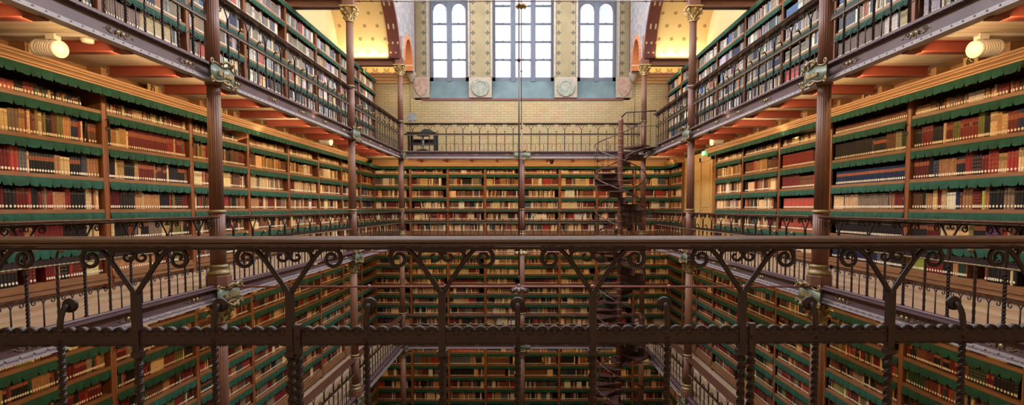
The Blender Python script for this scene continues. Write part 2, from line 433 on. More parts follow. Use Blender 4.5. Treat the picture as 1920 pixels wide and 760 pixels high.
# dark red corner shafts and aisle cornice on the end wall
for s in (-1, 1):
    a, b = sorted((s * 3.96, s * 4.14)); MB().box(a, b, ZW - .08, ZW, 4.86, 9.4).build('corner_shaft', M['darkred'], wall_back)
    a, b = sorted((s * 4.1, s * XO))
    g = MB(); g.prism([(ZW, 4.62), (ZW - .05, 4.62), (ZW - .06, 4.70), (ZW - .11, 4.72), (ZW - .11, 4.80), (ZW - .17, 4.84), (ZW - .17, 4.90), (ZW, 4.90)], a, b, 'x'); g.build('aisle_cornice', M['cornice_end'], wall_back)
    MB().box(a, b, ZW - .19, ZW, 4.90, 4.97).build('red_ledge', M['darkred'], wall_back)
    MB().box(a, b, ZW - .03, ZW, 4.97, 9.2).build('painted_lunette', M['vault_big'], wall_back, lambda p: (p[0], p[2] + .05))
    # brick pilaster
    a, b = sorted((s * 3.75, s * 4.15)); MB().box(a, b, ZW - .05, ZW, 1.85, 4.62).build('brick_pilaster', M['tile'], wall_back)
# windows
def window(idx, a, b, nl, arched):
    w = empty('window_%d' % idx, (0, 0, 0)); tag(w, ('wide three-light window in the middle of the end wall', 'tall two-light arched window left of the middle one', 'tall two-light arched window right of the middle one')[idx - 1], 'window', kind='structure')
    fr = MB(); y0, y1 = YF - .05, YF + .05
    x0, x1 = a + .035, b - .035; fw = .12 if nl == 2 else .09; mw = .17
    lw = (x1 - x0 - 2 * fw - (nl - 1) * mw) / nl
    fr.box(x0, x0 + fw, y0, y1, ZSILL - .1, 9.4); fr.box(x1 - fw, x1, y0, y1, ZSILL - .1, 9.4)
    fr.box(x0, x1, y0, y1, ZSILL - .1, ZSILL + .06)
    rows = [ZSILL + .06 + .665 * k for k in range(0, 8)]
    lights = []; x = x0 + fw
    for k in range(nl):
        lights.append((x, x + lw)); x += lw
        if k < nl - 1: fr.box(x, x + mw, y0 - .03, y1, ZSILL - .1, 9.4); x += mw
    ztop = 7.42
    bars = MB(); bord = MB(); gl = MB()
    for (l, r) in lights:
        top = ztop if arched else 9.4
        for z in rows[1:]:
            if z < top + .05: bars.box(l, r, y0 - .01, y1 - .02, z - .02, z + .02); bars.ball(((l + r) / 2, y0 - .01, z), .035, 8, 4)
        for xx in (l, r - .045):
            bord.box(xx, xx + .045, YF - .005, YF + .015, ZSILL, top)
        if arched:   # spandrel plate with round head + circle above
            rad = (r - l) / 2; cx = (l + r) / 2; n = 14
            for i in range(n):
                t0 = pi * i / n; t1 = pi * (i + 1) / n
                xa, za = cx + rad * cos(t0), ztop + rad * sin(t0); xb, zb = cx + rad * cos(t1), ztop + rad * sin(t1)
                fr.prism([(xa, za), (xb, zb), (xb, ztop + .5), (xa, ztop + .5)], y0, y1, 'y')
            bord.tube([(cx + (rad - .03) * cos(pi * i / 14), YF, ztop + (rad - .03) * sin(pi * i / 14)) for i in range(15)], .02, 5)
    if arched:
        cx = (a + b) / 2; cz = ztop + .82; rad = .30; n = 24
        # plate above with a round eye
        for i in range(n):
            t0 = 2 * pi * i / n; t1 = 2 * pi * (i + 1) / n
            def outp(t):
                c, s_ = cos(t), sin(t); k = min((x1 - fw - cx) / max(1e-6, abs(c)), (.32 if s_ < 0 else .9) / max(1e-6, abs(s_)))
                return (cx + k * c, cz + k * s_)
            pa, pb = (cx + rad * cos(t0), cz + rad * sin(t0)), (cx + rad * cos(t1), cz + rad * sin(t1))
            fr.prism([pa, pb, outp(t1), outp(t0)], y0, y1, 'y')
        fr.tube([(cx + rad * cos(2 * pi * i / 24), y0, cz + rad * sin(2 * pi * i / 24)) for i in range(24)], .035, 6, closed=True)
    gl.box(x0, x1, YF + .02, YF + .024, ZSILL, 9.4)
    fr.build('window_frame', M['winframe'], w); bars.build('glazing_bar', M['winframe'], w); bord.build('coloured_glass_border', M['glassborder'], w); gl.build('window_pane', M['glass'], w)
window(1, *WIN[1], 3, False); window(2, *WIN[0], 2, True); window(3, *WIN[2], 2, True)

# ---- arcades over the columns, vaults over the aisles
ZSP = 4.84
def arcade(s):
    nm = 'wall_arcade_left' if s < 0 else 'wall_arcade_right'
    root = empty(nm); tag(root, 'painted arcade of arches and vaults above the %s column row' % ('left' if s < 0 else 'right'), 'building', kind='structure')
    X0, X1 = s * 3.98, s * 4.3
    a, b = sorted((X0, X1))
    wall = MB(); rib = MB(); vault = MB(); vuv = []
    for (za, zb, bh, rin, lower) in ((-1.6, Z1, 1.93, .16, 0), (Z1, Z2, 1.93, .16, 0), (Z2, Z3, 1.93, .16, 0)):
        c = (za + zb) / 2; ra = (zb - za) / 2 - rin; n = 28
        prev = None
        for i in range(n + 1):
            t = pi * i / n; y = c + ra * cos(t); z = ZSP + bh * sin(t)
            if prev: wall.prism([(prev[0], prev[1]), (y, z), (y, 8.2), (prev[0], 8.2)], a, b, 'x')
            prev = (y, z)
        wall.box(a, b, zb - rin, zb, ZSP, 8.2); wall.box(a, b, za, za + rin, ZSP, 8.2)
        # rib: band proud of the arch
        pts = [(c + ra * cos(pi * i / n), ZSP + bh * sin(pi * i / n)) for i in range(n + 1)]
        pto = [(c + (ra + .10) * cos(pi * i / n), ZSP + (bh + .10) * sin(pi * i / n)) for i in range(n + 1)]
        pti = [(c + (ra - .03) * cos(pi * i / n), ZSP + (bh - .03) * sin(pi * i / n)) for i in range(n + 1)]
        for i in range(n):
            rib.prism([pti[i], pti[i + 1], pto[i + 1], pto[i]], a - .02, b + .02, 'x')
        # vault surface from arcade to the outer wall (thin shell with thickness)
        xa, xb = sorted((s * 4.3, s * XO)); m0 = len(vault.v)
        po = [(c + (ra + .06) * cos(pi * i / n), ZSP + (bh + .06) * sin(pi * i / n)) for i in range(n + 1)]
        arc = [0]
        for i in range(n): arc.append(arc[-1] + math.dist(pts[i], pts[i + 1]))
        for i in range(n + 1):
            for x in (xa, xb):
                vault.v.append((x, pts[i][0], pts[i][1])); vuv.append((x, arc[i]))
        for i in range(n):
            q = m0 + i * 2; vault.f.append((q, q + 1, q + 3, q + 2)); vault.c.append(None); vault.sm.append(True)
        for i in range(n + 1):
            for x in (xa, xb):
                vault.v.append((x, po[i][0], po[i][1])); vuv.append((x, arc[i]))
        m1 = m0 + 2 * (n + 1)
        for i in range(n):
            q = m1 + i * 2; vault.f.append((q, q + 2, q + 3, q + 1)); vault.c.append(None); vault.sm.append(True)
    # small pointed arch by the end wall
    za, zb = Z3, ZW; c = (za + zb) / 2; ra = .62; bh = .95; n = 16
    pts = []
    for i in range(n + 1):
        t = i / n; y = c + ra * cos(pi * t); pts.append((y, ZSP + .1 + bh * (sin(pi * t) ** .85 * .85 + .15 * (1 - abs(2 * t - 1)))))
    for i in range(n): wall.prism([pts[i], pts[i + 1], (pts[i + 1][0], 8.2), (pts[i][0], 8.2)], a, b, 'x')
    wall.box(a, b, za, c - ra, ZSP + .1, 8.2); wall.box(a, b, c + ra, zb, ZSP + .1, 8.2)
    org = MB()
    for i in range(n):
        def sc(p, k): return (c + (p[0] - c) * k, ZSP + .1 + (p[1] - ZSP - .1) * (1 + (k - 1) * .7))
        org.prism([sc(pts[i], .97), sc(pts[i + 1], .97), sc(pts[i + 1], 1.2), sc(pts[i], 1.2)], a - .03, b + .03, 'x')
    wall.build('fresco_wall', M['fresco'], root)
    me = vault.mesh('painted_vault', M['vault']); l = me.uv_layers.new(name='UVMap')
    buf = []
    for f in vault.f:
        for i in f: buf.extend(vuv[i])
    l.data.foreach_set('uv', buf)
    put('painted_vault', me, root)
    rib.build('arch_rib', M['ribred'], root, lambda p: (abs(p[0]), p[1] * .7 + p[2] * .7))
    org.build('pointed_arch', M['orange'], root, lambda p: (p[1], p[2]))
    # small corbel under pointed arch
    for yy in (ZW - .12,):
        g = MB(); g.lathe([(.05, -.22), (.10, -.12), (.17, -.02), (.2, .06), (.2, .12)], 12, (s * 4.12, yy, ZSP + .02)); g.build('arch_corbel', M['stone'], root)
    # cross beams from columns to the outer wall
    for zc in (Z1, Z2, Z3):
        g = MB(); xa, xb = sorted((s * 4.05, s * XO)); g.box(xa, xb, zc - .02, zc + .02, 4.64, 4.84); g.box(xa, xb, zc - .11, zc + .11, 4.64, 4.665); g.box(xa, xb, zc - .11, zc + .11, 4.815, 4.84)
        g.build('cross_beam', M['column'], root)
    return root
arcade(-1); arcade(1)
# upper nave walls above the arcade are part of the same plane
for s in (-1, 1):
    a, b = sorted((s * 3.98, s * 4.3)); shell('wall_clerestory_' + ('left' if s < 0 else 'right'), MB().box(a, b, -1.6, ZW, 8.2, 9.4), M['fresco'], 'upper %s nave wall above the arches' % ('left' if s < 0 else 'right'))

# ================================================================ GALLERIES
NEAR0 = 2.4
def girder_mesh(L, h):
    """I-girder along local x, 0..L, top at z=0, room side = -y, plus rivets and scroll ornaments"""
    g = MB(); g.box(0, L, 0, .02, -h + .01, -.01)
    g.box(0, L, -.06, .08, -.02, 0)
    g.prism([(-.03, -h + .016), (0, -h + .016), (0, -h + .05), (-.008, -h + .05), (-.012, -h + .03), (-.03, -h + .02)], 0, L, 'x')
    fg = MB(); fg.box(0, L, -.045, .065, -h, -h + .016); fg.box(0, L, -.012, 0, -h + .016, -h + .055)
    rv = MB(); x = .06
    while x < L:
        rv.ball((x, -.032, -h + .018), .009, 6, 4); rv.ball((x + .03, -.014, -h + .040), .010, 6, 4); rv.ball((x + .06, -.045, -.02), .008, 6, 4)
        x += .125
    orn = MB(); bolt = MB()
    n = max(1, round(L / 1.05)); 
    for k in range(n):
        cx = (k + .5) * L / n; cz = -h * .45
        for d in (-1, 1):
            bolt.ball((cx + d * .035, -.012, cz), .02, 8, 5)
            pts = []
            for i in range(14):
                t = i / 13; a = t * 2.2 * pi; r = .028 * (1 - t * .75)
                pts.append((cx + d * (.12 + r * cos(a)), -.005, cz + .012 + r * sin(a)))
            orn.tube(pts, .0035, 4)
            orn.tube([(cx + d * .06, -.005, cz - .01), (cx + d * .09, -.005, cz - .03), (cx + d * .13, -.005, cz - .02), (cx + d * .17, -.005, cz + .005), (cx + d * .20, -.005, cz - .01)], .0035, 4)
        orn.box(cx - .004, cx + .004, -.006, 0, cz - .05, cz + .05)
    return g, rv, orn, bolt, fg
GM = {}
def girder(parent, p, rz, L, h):
    key = (round(L, 2), h)
    if key not in GM:
        g, rv, orn, bolt, fg = girder_mesh(L, h)
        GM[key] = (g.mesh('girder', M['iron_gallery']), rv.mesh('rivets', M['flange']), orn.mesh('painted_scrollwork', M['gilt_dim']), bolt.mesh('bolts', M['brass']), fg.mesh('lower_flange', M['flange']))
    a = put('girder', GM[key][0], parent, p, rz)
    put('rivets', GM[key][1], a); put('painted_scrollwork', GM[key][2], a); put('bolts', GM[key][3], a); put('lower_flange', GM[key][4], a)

LVN = {'upper': 'upper', 'mid': 'eye-level', 'low': 'lower'}
def gallery(lv):
    z = FL[lv]; h = z - GB[lv]
    for s in (-1, 1):
        sd = 'left' if s < 0 else 'right'
        root = empty('floor_%s_%s' % (lv if lv != 'mid' else 'middle', sd)); tag(root, 'plank floor, girder and joists of the %s %s gallery' % (LVN[lv], sd), 'gallery', kind='structure')
        a, b = sorted((s * 4.02, s * XO))
        MB().box(a, b, -1.6, ZW, z - .03, z - .002).build('floor_planks', M['floor_wood'], root)
        MB().box(a, b, -1.6, ZW, z - .115, z - .085).build('ceiling_boards', M['ceil_wood'], root)
        # joists: visible mostly under the upper gallery
        g = MB(); xa, xb = sorted((s * 4.04, s * 5.02)); L = xb - xa
        g.box(0, L, -.012, .012, -.115, 0); g.box(0, L, -.05, .05, -.122, -.110); g.box(0, L, -.05, .05, -.012, 0)
        me = g.mesh('joist', M['joist']); y = 4.65 if lv != 'upper' else 4.65
        k = 0
        while y < 17.6:
            put('joist', me, root, (xa, y, z - .115)); y += 1.0
        rz = pi / 2
        for (y0, y1) in ((-1.6, Z1), (Z1, Z2), (Z2, Z3), ):
            if s < 0: girder(root, (-4.0, y1, z), -pi / 2 , y1 - y0, h) if False else girder(root, (-4.0, y0, z), pi / 2, y1 - y0, h)
            else: girder(root, (4.0, y1, z), -pi / 2, y1 - y0, h)
    root = empty('floor_%s_end' % (lv if lv != 'mid' else 'middle')); tag(root, 'plank floor and girder of the %s gallery across the end wall' % LVN[lv], 'gallery', kind='structure')
    MB().box(-4.02, 4.02, Z3 + .02, ZW, z - .03, z - .002).build('floor_planks', M['floor_wood'], root)
    MB().box(-4.02, 4.02, Z3 + .02, ZW, z - .115, z - .085).build('ceiling_boards', M['ceil_wood'], root)
    for k in range(9):
        x = -3.6 + k * .9; MB().box(x - .03, x + .03, Z3 + .05, ZB, z - .21, z - .115).build('bracket_beam', M['joist'], root)
    girder(root, (-4.0, Z3, z), 0, 4.0, h); girder(root, (0, Z3, z), 0, 4.0, h)
for lv in ('upper', 'mid', 'low'): gallery(lv)
# the gallery the photograph is taken from
root = empty('floor_near'); tag(root, 'floor of the gallery at the camera end', 'gallery', kind='structure')
MB().box(-4.0, 4.0, -1.6, 1.86, -1.24, -1.045).build('floor_planks', M['floor_wood'], root)

# ================================================================ RAILINGS  (local x along, z from the gallery floor)
def S(zx, zy):   # traced from the near post: pixels*4 about its axis -> metres
    return ((zx - 430) / 4 / 514.0, 0, 1.04 - ((380 + zy / 4) - 390) / 514.0)
def smooth(pts, n=4):
    out = []; P = [Vector(p) for p in pts]; m = len(P)
    for i in range(m - 1):
        p0, p1, p2, p3 = P[max(i - 1, 0)], P[i], P[i + 1], P[min(i + 2, m - 1)]
        for k in range(n):
            t = k / n
            out.append(0.5 * ((2 * p1) + (p2 - p0) * t + (2 * p0 - 5 * p1 + 4 * p2 - p3) * t * t + (3 * p1 - p0 - 3 * p2 + p3) * t ** 3))
    out.append(P[-1]); return out
ARM = [(430, 700), (345, 570), (270, 460), (225, 400), (180, 358), (130, 338), (78, 350), (45, 392), (42, 440), (68, 473), (100, 482), (135, 468), (150, 435), (142, 402), (115, 386), (90, 395), (82, 415), (95, 430)]
HEART = [(268, 458), (258, 420), (272, 375), (315, 347), (360, 343), (400, 362), (424, 400), (410, 430), (385, 441), (360, 432), (350, 415), (358, 398), (376, 395)]
def mirror(pts): return [(-p[0], p[1], p[2]) for p in pts]
def y_post_mesh(near):
    g = MB(); w = .0125
    g.box(-w, w, -w, w, .50, .735)
    g.box(-w, w, -w, w, 0, .04)
    g.twist(0, 0, .04, .50, w * .92, .13, .010 if near else .016)
    g.box(-w - .004, w + .004, -w - .004, w + .004, .49, .51)
    arm = smooth([S(*p) for p in ARM], 4 if near else 3); hrt = smooth([S(*p) for p in HEART], 4 if near else 3)
    n1 = len(arm); r1 = [.0095 - .004 * (i / n1) for i in range(n1)]
    n = 8 if near else 5
    g.tube(arm, r1, n); g.tube(mirror(arm), r1, n)
    r2 = [.0075 - .003 * (i / len(hrt)) for i in range(len(hrt))]
    g.tube(hrt, r2, n); g.tube(mirror(hrt), r2, n)
    g.box(-.09, .09, -.01, .01, .878, .90)
    for d in (-1, 1): g.box(d * .15 - .02, d * .15 + .02, -.006, .006, .880, .895)
    return g
def hook_meshes(near):
    g = MB(); w = .0095
    g.twist(0, 0, 0, .56, w, .10, .010 if near else .018)
    g.tube(smooth([(0, 0, .555), (0, 0, .60), (0, .006, .64), (0, .022, .668), (0, .042, .676)], 4), .0105, 8 if near else 5)
    d = MB(); d.lathe([(.004, 0), (.020, 0), (.027, .006), (.028, .014), (.024, .022), (.018, .020), (.016, .026), (.009, .028), (.008, .034), (.002, .036)], 20 if near else 10, (0, .036, .674), axis='y')
    return g, d
def short_mesh(near):
    g = MB(); w = .0065
    g.tube([(0, 0, 0), (0, 0, .25)], .0065, 5)
    for s in (-1, 1):
        pts = [(0, 0, .22), (s * .012, 0, .255), (s * .040, 0, .285), (s * .075, 0, .288), (s * .105, 0, .268), (s * .108, 0, .242), (s * .092, 0, .230), (s * .078, 0, .240), (s * .082, 0, .253)]
        g.tube(smooth(pts, 3), .0048, 5)
    return g
RMESH = {}
for near in (0, 1):
    h, d = hook_meshes(near)
    RMESH[near] = dict(post=y_post_mesh(near).mesh('y_post', M['iron']), hook=h.mesh('hooked_baluster', M['iron']), disc=d.mesh('rosette', M['gilt_dim'] if not near else M['iron']), short=short_mesh(near).mesh('curled_baluster', M['iron']))
def railing(name, loc, rz, L, label, near=0, spacing=.55, first=None, group=None, lengthwise_wood=True):
    root = empty(name, loc, rz, label, 'railing', group)
    m = RMESH[near]
    # handrail: rounded section .2 wide
    prof = []
    for i in range(17):
        a = pi + pi * i / 16; prof.append((.10 * cos(a) if abs(cos(a)) > 1e-9 else 0, .918 + .030 * sin(a)))
    prof = [(-.10, .919), (-.094, .917)] + [(.098 * cos(pi + pi * i / 12), .914 + .018 * sin(pi + pi * i / 12)) for i in range(13)] + [(.094, .917), (.10, .919), (.10, .928), (.094, .932), (-.094, .932), (-.10, .928)]
    g = MB(); g.prism(prof, 0, L, 'x', smooth=False); g.build('handrail', M['handrail'], root)
    g = MB(); g.box(0, L, -.022, .022, .888, .900); g.build('rail_bar', M['iron'], root)
    # scalloped band
    g = MB(); g.box(0, L, -.007, .007, .535, .588); n = int(L / .0455); st = L / n
    for k in range(n):
        cx = (k + .5) * st; r = st * .49
        g.prism([(cx + r * cos(pi * i / 8), .583 + .020 * sin(pi * i / 8)) for i in range(9)], -.007, .007, 'y')
        if near:
            g.tube([(cx + r * .86 * cos(pi * i / 8), -.009, .583 + .016 * sin(pi * i / 8)) for i in range(9)], .0032, 5)
            g.ball((cx, -.004, .578), .013, 8, 5, sc=(1.1, .6, .9))
    g.build('scalloped_band', M['iron'], root)
    g = MB()
    if near:
        g.tube([((k + .5) * st * .5, -.010, .534) for k in range(2 * n)], [.0042 if k % 2 else .0006 for k in range(2 * n)], 5)
    else:
        for yy in (-.013, .013): g.tube([((k + .5) * st * .5, yy, .545) for k in range(2 * n)], [.011 if k % 2 else .005 for k in range(2 * n)], 5)
    g.build('bead_moulding', M['gilt_dim'] if not near else M['iron'], root)
    g = MB(); g.bbox(0, L, -.03, .03, .0, .028, .008); g.build('base_rail', M['iron_gallery'], root)
    if first is None:
        cnt = max(1, round(L / spacing)); sp = L / cnt; xs = [(k + .5) * sp for k in range(cnt)]
    else:
        sp = spacing; xs = []; x = first
        while x < L - .1: xs.append(x); x += sp
    for x in xs:
        put('y_post', m['post'], root, (x, 0, 0))
    hk = [x - sp / 2 for x in xs] + [xs[-1] + sp / 2]
    for x in hk:
        if .03 < x < L - .03:
            o = put('hooked_baluster', m['hook'], root, (x, 0, 0)); put('rosette', m['disc'], o)
    for x in xs:
        for d in (-.25, .25):
            if .03 < x + d * sp < L - .03: put('curled_baluster', m['short'], root, (x + d * sp, 0, 0))
    return root
# near railing (the one in front of the camera), turned slightly as in the photograph
RN = empty; th = radians(.9)
nr = railing('iron_railing', (-4.0 * cos(th), 1.965 - 4.0 * sin(th), FL['mid']), th, 8.0, 'dark wrought iron railing with wooden handrail nearest the viewer, crossing the whole view', near=1, spacing=.56, first=4.0 - .235 - .56 * 6)
for x in (3.765 - .56 + .03, 3.765 + .56 * 2 + .035):      # doubled posts where rail lengths meet
    g = MB(); g.box(-.0115, .0115, -.012, .012, .50, .61); g.twist(0, 0, 0, .50, .0115, .13, .010); g.ball((0, -.014, .56), .006, 8, 5)
    put('joint_post', g.mesh('joint_post', M['iron']), nr, (x, -.004, 0))
ORD = ['first', 'second', 'third']
for lv in ('upper', 'mid', 'low'):
    for s in (-1, 1):
        for i, (y0, y1) in enumerate(((2.2 if lv == 'mid' else -1.0, Z1), (Z1, Z2), (Z2, Z3))):
            y0 += .12; y1 -= .12; L = y1 - y0; z = FL[lv]
            if lv == 'mid' and i == 0: y0 = 2.3; L = y1 - y0
            span = ('in front of the nearest column', 'between the nearest and second columns', 'between the second and corner columns')[i]
            lab = '%s gallery iron railing on the %s side, %s' % (LVN[lv], 'left' if s < 0 else 'right', span)
            if s == 1 and i == 2: L -= 1.55
            if s < 0: railing('iron_railing', (-4.0, y1, z), -pi / 2, L, lab, group='gallery railings')
            else: railing('iron_railing', (4.0, y0, z), pi / 2, L, lab, group='gallery railings')
    gp = .02 if lv == 'upper' else .1
    for k, (x0, x1) in enumerate(((-3.88, -gp), (gp, 3.88))):
        railing('iron_railing', (x1, Z3, FL[lv]), pi, x1 - x0, '%s gallery iron railing across the end wall, %s of its middle column' % (LVN[lv], 'left' if k == 0 else 'right'), group='gallery railings')

# ================================================================ COLUMNS
def fl(n, d): return lambda k: 1.0 - (d if k % 3 == 1 else (d * .2 if k % 3 == 0 else 0))
def column_parts(root, stretches):
    """stretches: list of (z floor, z underside, top kind)"""
    for (z0, z1, top) in stretches:
        # base: octagonal plinth + rings
        if top != 'big':
          g = MB(); g.lathe([(.155, z0), (.155, z0 + .14), (.148, z0 + .15)], 8, phase=pi / 8, smooth=False); g.build('plinth', M['column'], root)
          g = MB(); g.lathe([(.128, z0 + .15), (.142, z0 + .165), (.142, z0 + .19), (.125, z0 + .205), (.112, z0 + .215), (.112, z0 + .245), (.122, z0 + .255), (.122, z0 + .275), (.10, z0 + .29)], 24); g.build('base_ring', M['gilt_dim'], root)
        zr = z0 + .98 if z1 - z0 > 1.2 else z0 + .5
        r1 = .098; r2 = .088; r3 = .080
        ztop = z1 - (.0 if top == 'plain' else .30)
        g = MB(); g.lathe([(r1 * (.9 if top == 'big' else 1), z0 + (.0 if top == 'big' else .28)), (r1 * (.9 if top == 'big' else .98), zr)], 60, rf=fl(60, .13)); g.build('lower_shaft', M['column'], root)
        g = MB(); g.lathe([(r1, zr - .012), (r1 + .014, zr), (r1 + .014, zr + .02), (r2, zr + .035)], 24); g.build('shaft_ring', M['gilt_dim'], root)
        g = MB(); g.lathe([(r2, zr + .03), (r3, ztop)], 60, rf=fl(60, .14)); sh = g.build('upper_shaft', M['column'], root)
        # gilt fillets on the shaft
        g = MB()
        for k in range(10):
            a = 2 * pi * (k * 2 + .5 + .33) / 20
            g.tube([((r2 - .002) * cos(a), (r2 - .002) * sin(a), zr + .06), ((r3 - .001) * cos(a), (r3 - .001) * sin(a), ztop - .04)], .0035, 4)
        g.build('gilt_fillets', M['gilt_dim'], sh)
        if top != 'plain':
            g = MB(); rr = .11 if top == 'small' else .17
            g.lathe([(r3 + .012, ztop - .02), (r3 + .016, ztop), (r3, ztop + .015), (r3 + .012, ztop + .14), (rr * .8, ztop + .24), (rr, ztop + .30)], 20)
            for ring, (zz, rad, cnt, sz) in enumerate(((ztop + .05, r3 + .015, 8, .035), (ztop + .13, r3 + .03, 8, .04), (ztop + .21, rr * .85, 8, .045))):
                for k in range(cnt):
                    a = 2 * pi * (k + .5 * ring) / cnt
                    c, s_ = cos(a), sin(a)
                    pts = [(rad * .8 * c, rad * .8 * s_, zz - .05), ((rad + .01) * c, (rad + .01) * s_, zz - .01), ((rad + .035) * c, (rad + .035) * s_, zz + .03), ((rad + .055) * c, (rad + .055) * s_, zz + .025), ((rad + .05) * c, (rad + .05) * s_, zz + .005)]
                    g.tube(smooth(pts, 2), [sz * q for q in (.35, .4, .45, .45, .42, .4, .38, .33, .25)][:len(smooth(pts, 2))], 5)
            if top == 'big':
                for k in range(4):
                    a = pi / 4 + k * pi / 2; c, s_ = cos(a), sin(a)
                    pts = []
                    for i in range(14):
                        t = i / 13; q = t * 2.3 * pi; r = .045 * (1 - t * .7)
                        pts.append(((.17 + r * sin(q)) * c, (.17 + r * sin(q)) * s_, ztop + .235 - r * cos(q) + .0))
                    g.tube(pts, .014, 6)
                g.box(-.18, .18, -.18, .18, ztop + .285, ztop + .32)
            g.build('leafy_capital', M['gold'] if top == 'big' else M['gilt_dim'], root)
def cartouche(root, z, rz, words, off=.13):
    """scrolled name plaque fixed over the girder joint, facing local -y"""
    c = empty('name_scroll', (0, 0, z), rz); c.parent = root
    g = MB(); n = 16; pr = []
    W = .27
    for i in range(n + 1):
        x = -W + 2 * W * i / n; b = -off - .045 * cos(x / W * pi / 2)
        top = .085 + .018 * sin(x * 22) ; bot = -.10 + .02 * cos(x * 17)
        pr.append((x, b, top, bot))
    vs = []; 
    for (x, b, t, bo) in pr: vs += [(x, b, t), (x, b, bo), (x, b + .02, t), (x, b + .02, bo)]
    fs = []
    for i in range(n):
        q = 4 * i; fs += [(q, q + 1, q + 5, q + 4), (q + 2, q + 6, q + 7, q + 3), (q, q + 4, q + 6, q + 2), (q + 1, q + 3, q + 7, q + 5)]
    g.add(vs, fs, smooth=True); g.build('scroll_panel', M['verdigris'], c)
    g = MB()
    for (ex, ez, d, u) in ((-W, .08, -1, 1), (W, .08, 1, 1), (-W, -.09, -1, -1), (W, -.09, 1, -1)):
        pts = []
        for i in range(16):
            t = i / 15; a = t * 2.4 * pi; r = .042 * (1 - .75 * t)
            pts.append((ex + d * (r * sin(a)) * .9, -off - .02, ez + u * (.03 - r * cos(a))))
        g.tube(pts, .012, 6)
    g.tube([(x, b - .004, t + .006) for (x, b, t, bo) in pr], .010, 6); g.tube([(x, b - .004, bo - .006) for (x, b, t, bo) in pr], .011, 6)
    pts = [(-.13, -off - .05, .10), (-.07, -off - .09, .14), (0, -off - .10, .12), (.07, -off - .09, .15), (.12, -off - .05, .11)]
    g.tube(smooth(pts, 3), [.02] * 13, 6)
    pts = [(-.10, -off - .05, -.12), (-.05, -off - .09, -.15), (0, -off - .08, -.13), (.05, -off - .09, -.16), (.10, -off - .05, -.12)]
    g.tube(smooth(pts, 3), [.02] * 13, 6)
    g.build('curled_scroll_edge', M['gilt_dim'], c)
    if words: text('lettering', words, .085, M['gold'], c, (0, -off - .049, -.012), (pi / 2, 0, 0), .004, .95)
def column(name, x, y, stretches, label, scrolls, rz, words=None, kind=None):
    r = empty(name, (x, y, 0), 0, label, 'column', 'gallery columns')
    column_parts(r, stretches)
    for z, w in scrolls: cartouche(r, z, rz, w)
    if kind:
        g = MB(); g.lathe([(.1, 1.62), (.1, 1.86)], 16); g.build('joint_drum', M['column'], r)
    return r
full = [(1.85, 4.64, 'big'), (-1.04, 1.64, 'plain'), (-4.52, -1.22, 'small'), (-8.0, -4.70, 'small')]
J = [(1.76, None), (-1.14, None), (-4.60, None)]
for s in (-1, 1):
    sd = 'left' if s < 0 else 'right'; rz = pi / 2 if s < 0 else -pi / 2
    for nm, y, w in (('nearest fluted iron column on the %s, with a name scroll at the girder', Z1, {-1: 'St. Jacobus', 1: 'Nikolaus'}[s]), ('second fluted iron column from the viewer on the %s', Z2, None), ('slim fluted iron column at the %s corner of the end gallery', Z3, None)):
        rr = column('iron_column', s * 4.0, y, full, nm % sd, [(1.74, w), (-1.14, w), (-4.62, None)], rz)
        g = MB()
        for zz in (1.74, -1.14, -4.62): g.lathe([(.1, zz - .14), (.1, zz + .12)], 16)
        g.box(-.13, .13, -.13, .13, 4.62, 4.86); g.lathe([(.07, 4.86), (.07, 5.6)], 12)
        g.build('joint_drum', M['column'], rr)
        g = MB()      # scroll brackets beside the shaft at handrail height
        for lv in ('upper', 'mid', 'low'):
            for d in (-1, 1):
                for (cz, up) in ((.80, 1), (.62, -1)):
                    pts = []
                    for i in range(16):
                        t = i / 15; a = t * 2.5 * pi; q = .06 * (1 - .72 * t)
                        pts.append((0, d * (.17 - q * cos(a)), FL[lv] + cz + up * q * sin(a)))
                    g.tube(pts, .008, 5)
        g.build('bracket_scroll', M['iron'], rr)
rr = column('iron_column', 0, Z3, [(-1.04, 1.62, 'plain'), (-4.52, -1.22, 'small'), (-8.0, -4.70, 'small')], 'middle iron column of the end gallery between the two end railings', [(1.74, None), (-1.14, None), (-4.62, None)], 0)

# tie rods
def rosette(g, c, r):
    for k in range(8):
        a = 2 * pi * k / 8
        pts = [(c[0], c[1], c[2]), (c[0] + r * .5 * cos(a), c[1] + r * .5 * sin(a), c[2] - r * .05), (c[0] + r * cos(a), c[1] + r * sin(a), c[2] - r * .3), (c[0] + r * 1.05 * cos(a), c[1] + r * 1.05 * sin(a), c[2] - r * .1)]
        g.tube(smooth(pts, 2), [r * .1, r * .2, r * .26, r * .3, r * .28, r * .2, r * .1], 5)
    g.lathe([(.01, -r * .5), (r * .2, -r * .35), (r * .3, 0), (r * .25, r * .3), (.01, r * .5)], 12, c)
def tie(y, z, label, r=.014, knots=(-2.0, 2.0)):
    o = MB(); o.tube([(-3.9, y, z), (3.9, y, z)], r, 8)
    for x in knots: o.ball((x, y, z), r * 2.2, 8, 5)
    q = o.build('tie_rod', M['rod'] if z < 0 else M['iron_stair']); tag(q, label, 'rod'); return q
tie(Z1, -1.05, 'red painted tie rod between the two nearest columns', knots=(-3.0, -2.0, -.98, .98, 2.0, 3.0))
tie(Z2, -1.05, 'thin red tie rod between the second columns at floor height')
tie(Z2, 4.80, 'thin tie rod between the second columns crossing before the windows', .012, (-2.9, -1.2, .0, 1.2, 2.9))
